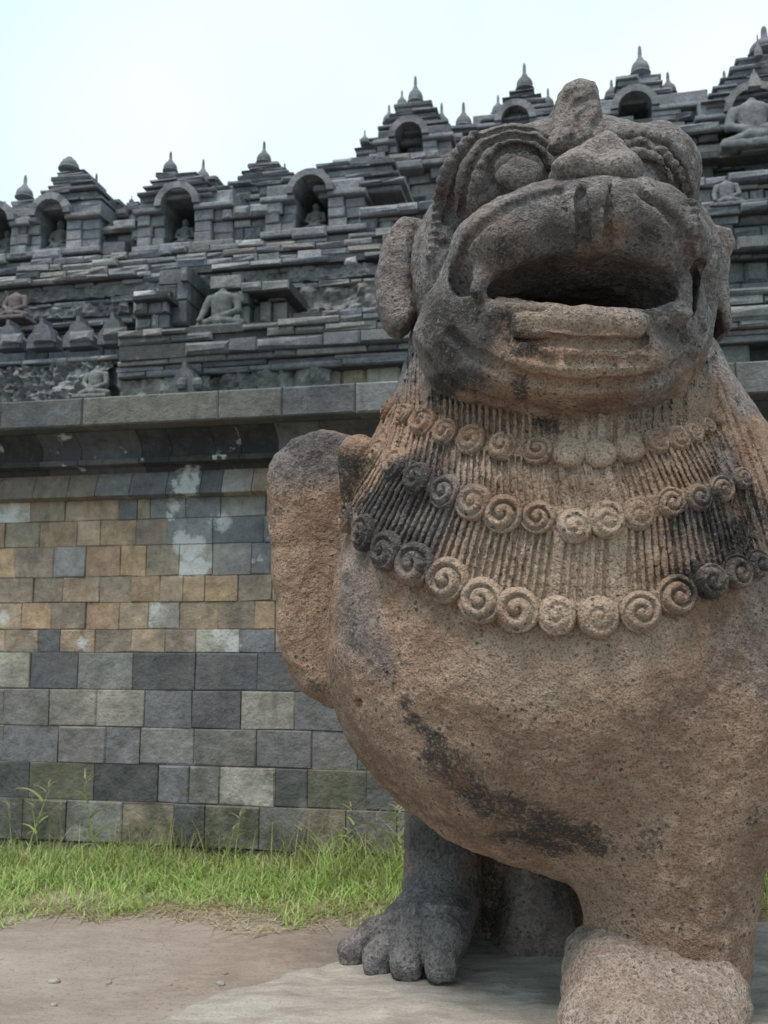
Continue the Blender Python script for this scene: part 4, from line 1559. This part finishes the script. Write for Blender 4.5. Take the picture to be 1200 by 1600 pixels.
def stain_shade_map(V, spec, brown_z=None, seed=0):
    """paint under-belly shade and patches of crust (r), grey weathering (g) and pale stone (b): spec = (channel, world point, radius xyz, strength)"""
    S = np.zeros((len(V), 3))
    wob = np.stack([fbm(V, 5, 2, 41), fbm(V, 5, 2, 42), fbm(V, 5, 2, 43)], 1) * 0.07
    for ch, c, r, a in spec:
        q = np.sqrt((((V + wob - c) / r) ** 2).sum(1))
        S[:, ch] = np.maximum(S[:, ch], a * (1 - (sstep(0.25, 1.2, q) if ch == 0 else sstep(0.55, 1.1, q))))
    zg = V[:, 2] + 0.10 * fbm(V, 3, 3, 77)
    S[:, 1] = np.maximum(S[:, 1], 0.95 * sstep(CAMZ + 0.60, CAMZ + 0.84, zg))
    for c, r, a in BROWN:
        q = np.sqrt((((V + wob - c) / r) ** 2).sum(1))
        S[:, 1] *= 1 - a * (1 - sstep(0.5, 1.1, q))
    return S


BROWN = []


def spot(px, py, rx, ry, ch, a, base=None, rd=0.25):
    P, ok = march(base or BODY, [px], [py])
    d = P[0][1]
    return (ch, P[0], np.array([px_r(rx, d), rd, px_r(ry, d)]), a)


SPEC = [
    spot(800, 330, 330, 170, 1, 1.0, rd=0.9), spot(620, 430, 80, 170, 1, 1.0, rd=0.9), spot(1100, 380, 120, 150, 1, 0.9, rd=0.9),
    spot(700, 520, 110, 110, 1, 0.85), spot(900, 170, 140, 120, 1, 0.9, rd=0.9),
    spot(690, 500, 85, 110, 0, 0.72), spot(790, 530, 90, 60, 0, 0.66), spot(840, 350, 70, 45, 0, 0.55), spot(775, 365, 70, 50, 0, 0.52),
    spot(1015, 365, 75, 45, 0, 0.55), spot(1045, 520, 60, 45, 0, 0.6), spot(700, 600, 80, 45, 0, 0.8), spot(810, 605, 40, 40, 0, 0.55),
    spot(900, 330, 18, 60, 0, 0.5, rd=0.08), spot(690, 300, 70, 100, 0, 0.52), spot(1060, 320, 70, 100, 0, 0.52), spot(800, 250, 130, 80, 0, 0.46),
    spot(760, 445, 45, 40, 0, 0.3),
    spot(480, 700, 100, 50, 0, 0.58), spot(480, 720, 120, 70, 1, 0.9), spot(555, 740, 45, 70, 0, 0.62), spot(425, 800, 30, 90, 0, 0.35),
    spot(560, 960, 38, 90, 0, 0.36), spot(590, 1040, 30, 60, 0, 0.40), 
    spot(1190, 1000, 30, 110, 0, 0.40), spot(1180, 1300, 40, 70, 0, 0.42),
    spot(980, 1330, 40, 60, 0, 0.34), spot(900, 1230, 120, 40, 0, 0.22), spot(500, 1080, 50, 30, 0, 0.4),
    spot(560, 900, 60, 160, 1, 0.55), spot(1180, 950, 50, 200, 1, 0.45),
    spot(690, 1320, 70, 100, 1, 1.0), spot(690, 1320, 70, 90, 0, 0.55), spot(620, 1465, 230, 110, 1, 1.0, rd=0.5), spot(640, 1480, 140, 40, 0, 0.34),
    spot(830, 1420, 90, 100, 1, 0.5), spot(930, 1400, 30, 60, 0, 0.35), spot(880, 1400, 60, 110, 0, 0.6, rd=0.4), spot(760, 1380, 50, 110, 0, 0.6, rd=0.3),  # last two spots paint the cavity's shade into the stone colour
    spot(1040, 1180, 120, 30, 0, 0.2),
    spot(930, 580, 130, 40, 2, 0.30), spot(920, 1020, 230, 80, 2, 0.5),
]
for px, py, rx, ry, a in ((935, 585, 150, 75, 0.85), (800, 620, 90, 45, 0.7), (930, 365, 45, 50, 0.6), (1070, 600, 60, 40, 0.6), (920, 540, 110, 30, 0.5), (760, 370, 40, 60, 0.3)):
    q = spot(px, py, rx, ry, 1, a)
    BROWN.append((q[1], q[2], a))
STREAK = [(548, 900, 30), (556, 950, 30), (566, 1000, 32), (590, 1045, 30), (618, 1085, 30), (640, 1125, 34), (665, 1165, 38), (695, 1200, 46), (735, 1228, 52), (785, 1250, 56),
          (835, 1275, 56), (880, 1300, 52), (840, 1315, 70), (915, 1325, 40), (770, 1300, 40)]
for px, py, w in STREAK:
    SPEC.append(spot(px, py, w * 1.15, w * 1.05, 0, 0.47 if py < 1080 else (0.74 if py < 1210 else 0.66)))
V, F = sculpt(BODY, LV)
V = roughen(V, F, 0.0022, 55, 1, 2)
V = roughen(V, F, 0.0065, 11, 7, 3)
V = roughen(V, F, 0.010, 3.2, 19, 2)
ob = new_obj("body", V, F, M_LION, lion, True, {'stain_shade': ('POINT', stain_shade_map(V, SPEC))})


def lion_part(name, prims, vox=0.006, parent=None, label=None, extra=None, spec=None, rough=0.003):
    V, F = sculpt(prims, vox)
    V = roughen(V, F, rough, 45, 2, 2)
    V = roughen(V, F, rough * 1.6, 12, 5, 2)
    S = stain_shade_map(V, spec or SPEC)
    if extra is not None:
        S = np.maximum(S, np.array(extra)[None])
    o = new_obj(name, V, F, M_LION, parent or lion, True, {'stain_shade': ('POINT', S)})
    if label:
        o['label'] = label
    return o


# nose: broken triangular lump
nz = [(866, 262), (884, 240), (930, 210), (950, 196), (966, 202), (985, 238), (999, 268), (984, 290), (935, 286), (885, 284)]
pr = [slab_poly([U(a, b, 2.27)[[0, 2]] for a, b in nz], 2.38, 0.14, 0.03, lean=0.30), ell(U(903, 264, 2.26), (0.050, 0.06, 0.032), k=0.04), ell(U(968, 268, 2.26), (0.042, 0.06, 0.034), k=0.04)]
lion_part("nose", pr, label="broken off triangular nose", extra=(0.25, 0.8, 0.15))
# topknot
tk = [(850, 240), (860, 205), (868, 170), (873, 138), (885, 122), (908, 117), (932, 124), (939, 150), (946, 185), (950, 240)]
pr = [slab_poly([U(a, b, 2.50)[[0, 2]] for a, b in tk], 2.60, 0.13, 0.055, lean=0.1)]
pb = list(pr)
for pts in ([(880, 215), (886, 180), (905, 158), (928, 150)], [(900, 215), (905, 185), (920, 168), (938, 160)], [(872, 190), (882, 158), (898, 140)], [(925, 212), (932, 195), (942, 180)]):
    chain(pr, pts, 0.007, 's', 0.012, pb)
lion_part("topknot", pr, label="stubby swirled topknot between the brows", extra=(0.2, 0.9, 0.1))
# eyes
for cx, cy, d, rx in ((812, 268, 2.52, 0.064), (1004, 284, 2.53, 0.046)):
    P, ok = march(sock, [cx], [cy])
    lion_part("eye", [ell(P[0] + np.array([0, 0.014, 0]), (rx, 0.032, 0.052))], extra=(0.28, 0.9, 0.05))
# ears
er = [(598, 382), (610, 352), (630, 338), (656, 344), (676, 352), (678, 420), (664, 470), (640, 505), (626, 516), (606, 508), (588, 470), (586, 425)]
pr = [slab_poly([U(a, b, 2.80)[[0, 2]] for a, b in er], 2.85, 0.075, 0.03, yaw=-0.25)]
pr.append(ell(U(650, 420, 2.76), (0.02, 0.04, 0.16), 's', 0.03))
pb = list(pr)
lion_part("ear", pr, label="left ear, a thick flat slab", extra=(0.18, 0.9, 0.15))
er = [(1070, 372), (1105, 366), (1136, 364), (1144, 382), (1132, 408), (1131, 450), (1138, 500), (1138, 522), (1124, 527), (1112, 500), (1080, 470)]
pr = [slab_poly([U(a, b, 2.86)[[0, 2]] for a, b in er], 2.90, 0.12, 0.03, yaw=0.5)]
lion_part("ear", pr, label="right ear, narrow and worn", extra=(0.15, 0.8, 0.2))
# tongue
pr = [cone(U(782, 480, 2.31), U(905, 500, 2.25), 0.027, 0.032, k=0.01), cone(U(905, 500, 2.25), U(1034, 503, 2.31), 0.032, 0.028, k=0.01), box(U(905, 500, 2.245) + np.array([0, 0.16, -0.006]), (0.165, 0.16, 0.034), 0.025, k=0.03)]
lion_part("tongue", pr, extra=(0.12, 0.35, 0.35), label="flat tongue lying behind the lower lip")
# lower lip with the teeth scratched into it
# forepaw, a repaired block
pr = [box(U(1018, 1570, 2.66), (0.205, 0.19, 0.155), 0.075, k=0.02, rot=Matrix.Rotation(math.radians(7), 4, 'Y')), ell(U(985, 1560, 2.62), (0.17, 0.2, 0.15), k=0.05), ell(U(1020, 1600, 2.48), (0.20, 0.2, 0.11), k=0.08),
      ell(U(930, 1618, 2.44), (0.085, 0.14, 0.085), k=0.05), ell(U(1010, 1622, 2.40), (0.085, 0.15, 0.09), k=0.05), ell(U(1090, 1620, 2.44), (0.085, 0.14, 0.09), k=0.05)]
lion_part("forepaw", pr, label="pinkish grey rounded forepaw, worn smooth", extra=(0.0, 0.62, 0.42), rough=0.004)

# mane: a raised collar with rows of ribbed locks ending in curls
MT = 0.015
mane = [ell(U(885, 1005, 2.98), (0.742 + MT, 0.62 + MT, 0.66 + MT), k=0.02), ell(U(890, 850, 2.98), (0.69 + MT, 0.60 + MT, 0.60 + MT), k=0.10),
        cone(U(868, 560, 2.98), U(880, 790, 2.98), 0.47 + MT, 0.61 + MT, k=0.10)]
mane_base = list(mane)
R1 = [(607, 640, 15), (632, 648, 17), (662, 660, 19), (695, 675, 22), (737, 687, 23), (785, 697, 24), (840, 703, 25), (890, 708, 25), (937, 708, 25), (983, 702, 23), (1025, 690, 22), (1058, 684, 20), (1083, 675, 18), (1104, 665, 15), (1121, 652, 13)]
R2 = [(590, 705, 18), (617, 724, 21), (652, 748, 24), (695, 768, 26), (740, 785, 27), (786, 803, 28), (840, 808, 29), (897, 822, 28), (948, 812, 28), (997, 803, 29), (1048, 785, 27), (1091, 776, 24), (1128, 764, 21), (1158, 748, 18)]
R3 = [(543, 808, 20), (568, 832, 25), (603, 860, 28), (647, 882, 31), (697, 906, 32), (752, 938, 33), (808, 953, 34), (870, 962, 34), (935, 964, 35), (1000, 956, 34), (1058, 930, 32), (1111, 908, 29), (1153, 893, 25), (1186, 880, 22)]
mane_all = mane_base
_P, _ok = march(mane_all, [c[0] for c in R3], [c[1] + c[2] * 0.3 for c in R3])
_A = np.concatenate([_P[:, :2], np.ones((len(_P), 1))], 1)[_ok]
_q = np.linalg.lstsq(_A, _P[_ok, 2], rcond=None)[0]
nrm = np.array([_q[0], _q[1], -1.0])
ln = np.linalg.norm(nrm)
mane.append(half_space(nrm / ln, -_q[2] / ln, 'i', 0.015))
mane.append(half_space((0, 0, 1.0), U(870, 500, 2.6)[2], 'i', 0.02))
R0 = [(x, y - 105 + abs(x - 880) * -0.02, r) for x, y, r in R1]


def strands(rowA, rowB, n_per, seed):
    """ribs running from the bottom of one row of curls to the top of the next"""
    r = random.Random(seed)
    A, B = sorted(rowA), sorted(rowB)
    xa0, xa1, xb0, xb1 = A[0][0], A[-1][0], B[0][0], B[-1][0]
    n = int(len(B) * n_per)
    for i in range(n):
        t = (i + 0.5) / n
        xb = xb0 - 14 + (xb1 - xb0 + 28) * t
        # equal share of curls, not of pixels
        f = t * len(B) - 0.5
        xb = np.interp(f, range(len(B)), [b[0] for b in B])
        yb = np.interp(f, range(len(B)), [b[1] - b[2] * 0.75 for b in B])
        fa = t * len(A) - 0.5
        xa = xa0 + (xa1 - xa0) * (xb - xb0) / (xb1 - xb0)
        ya = np.interp(xa, [a[0] for a in A], [a[1] + a[2] * 0.6 for a in A])
        if 858 < xb < 975 and r.random() < 0.35:           # worn smooth down the middle
            continue
        pts = []
        for q in range(4):
            u = q / 3
            pts.append((xa + (xb - xa) * u + r.uniform(-1, 1), ya + (yb - ya) * u))
        worn = 0.45 + 0.55 * min(1, abs(xb - 915) / 110)
        chain(mane, pts, 0.0062 + r.uniform(-.0012, .0008), 's', 0.003, mane_all, -0.006 * worn + 0.002 * (1 - worn))


strands(R0, R1, 4.6, 1)
strands(R1, R2, 4.6, 2)
strands(R2, R3, 4.8, 3)
# side locks that run on beyond the rows
for t in np.linspace(0, 1, 5):
    chain(mane, [(612 + 46 * t, 565 + 40 * t), (600 + 46 * t, 610 + 25 * t), (588 + 44 * t, 655 + 8 * t), (576 + 44 * t, 700 + 6 * t)], 0.0065, 's', 0.003, mane_all, -0.005, 1.6, 0.22)
for t in np.linspace(0, 1, 5):
    chain(mane, [(1092 + 42 * t, 610 - 30 * t), (1108 + 46 * t, 655 - 25 * t), (1128 + 50 * t, 710 - 20 * t), (1146 + 56 * t, 770 - 20 * t), (1166 + 60 * t, 850 - 20 * t), (1176 + 60 * t, 880 - 20 * t)],
          0.0068, 's', 0.003, mane_all, -0.005, 1.6, 0.22)
for t in np.linspace(0.1, 1, 4):
    pts = [(1128 + 40 * t, 650 - 30 * t), (1148 + 44 * t, 720 - 20 * t)]
    chain(mane, pts, 0.005, 's', 0.003, mane_all, -0.003, 1.6, 0.22)
SPM = SPEC + [
    spot(640, 760, 85, 70, 0, 0.9), spot(610, 840, 80, 70, 0, 0.9), spot(590, 780, 50, 80, 0, 0.66), spot(660, 850, 50, 60, 0, 0.66),
    spot(1075, 830, 60, 60, 0, 0.58), spot(1140, 850, 85, 100, 0, 0.85), spot(1085, 920, 80, 50, 0, 0.85), spot(1160, 780, 60, 80, 0, 0.6), spot(1110, 740, 60, 50, 0, 0.45), spot(720, 850, 40, 40, 0, 0.4),
    spot(690, 645, 130, 35, 0, 0.5), spot(850, 660, 40, 30, 0, 0.66), spot(840, 740, 14, 70, 0, 0.5), spot(830, 850, 14, 80, 0, 0.45),
    spot(1100, 650, 50, 60, 0, 0.3), spot(1120, 720, 60, 70, 1, 0.6), spot(610, 640, 50, 90, 1, 0.8), spot(640, 800, 110, 110, 1, 0.8),
    spot(1130, 860, 80, 100, 1, 0.6), spot(1150, 620, 60, 90, 1, 0.8),
    spot(930, 700, 110, 70, 2, 0.7), spot(920, 860, 150, 120, 2, 0.65), spot(760, 880, 90, 70, 2, 0.6), spot(760, 740, 70, 50, 2, 0.5), spot(940, 960, 170, 50, 2, 0.6),
]
V, F = sculpt(mane, 0.0038)
V = roughen(V, F, 0.0016, 60, 3, 2)
V = roughen(V, F, 0.004, 12, 6, 2)
mane_o = new_obj("mane", V, F, M_LION, lion, True, {'stain_shade': ('POINT', stain_shade_map(V, SPM))})
mane_o['label'] = "ribbed collar of mane, blackened at the sides and worn pale in the middle"


def curl_mesh(R, mirror, turns, worn, seed):
    nr, na = 13, 40
    vs = []
    for i in range(nr + 1):
        r = i / nr
        for j in range(na):
            a = 2 * math.pi * j / na
            ph = (r * turns - (a * mirror + 1.2 + (seed * 2.4) % 1.9) / (2 * math.pi)) % 1.0
            gr = math.exp(-((min(ph, 1 - ph)) / 0.17) ** 2)
            dome = math.sqrt(max(0, 1 - r ** 4 * 0.96))
            h = 0.44 * dome - 0.33 * gr * (1 - worn) * (1 if 0.12 < r < 0.93 else 0.25)
            if r < 0.16:
                h += 0.10 * (1 - worn)
            ov = 1 + 0.05 * math.sin(2 * a + seed)
            vs.append((r * math.cos(a) * ov, r * math.sin(a), h))
    for j in range(na):
        a = 2 * math.pi * j / na
        vs.append((1.0 * math.cos(a), 1.0 * math.sin(a), -0.4))
    f = []
    for i in range(nr + 1):
        for j in range(na):
            k = (j + 1) % na
            f.append((i * na + j, (i + 1) * na + j, (i + 1) * na + k, i * na + k))
    return np.array(vs) * R, np.array(f)


ci = 0
for row in (R1, R2, R3):
    P, ok = march(mane_all, [c[0] for c in row], [c[1] for c in row])
    N = normal_at(mane_all, P)
    for (px, py, r), p, n, k in zip(row, P, N, ok):
        if not k or p[1] > 3.3:
            continue
        d = p[1]
        facing = abs(n[1])
        R = px_r(r * random.uniform(0.92, 1.10), d) / max(0.62, facing) ** 0.4
        worn = (0.95 if py < 720 else 0.62) if 860 < px < 1000 else random.choice((0.0, 0.05, 0.15, 0.3, 0.45))
        vs, fs = curl_mesh(R, 1 if px > 905 else -1, random.uniform(1.7, 2.3), worn, ci)
        z = Vector(n)
        up = Vector((0, 0, 1))
        x = up.cross(z).normalized()
        y = z.cross(x)
        M = np.array([x, y, z]).T
        W = vs @ M.T + p + n * (0.002 + random.uniform(-.003, .002))
        W = W + n[None] * (fbm(W, 40, 2, ci) * 0.0032 + fbm(W, 14, 2, 5) * 0.003)[:, None]
        o = new_obj("curl", W, fs, M_LION, mane_o, True, {'stain_shade': ('POINT', np.maximum(stain_shade_map(W, SPM), 0))})
        ci += 1
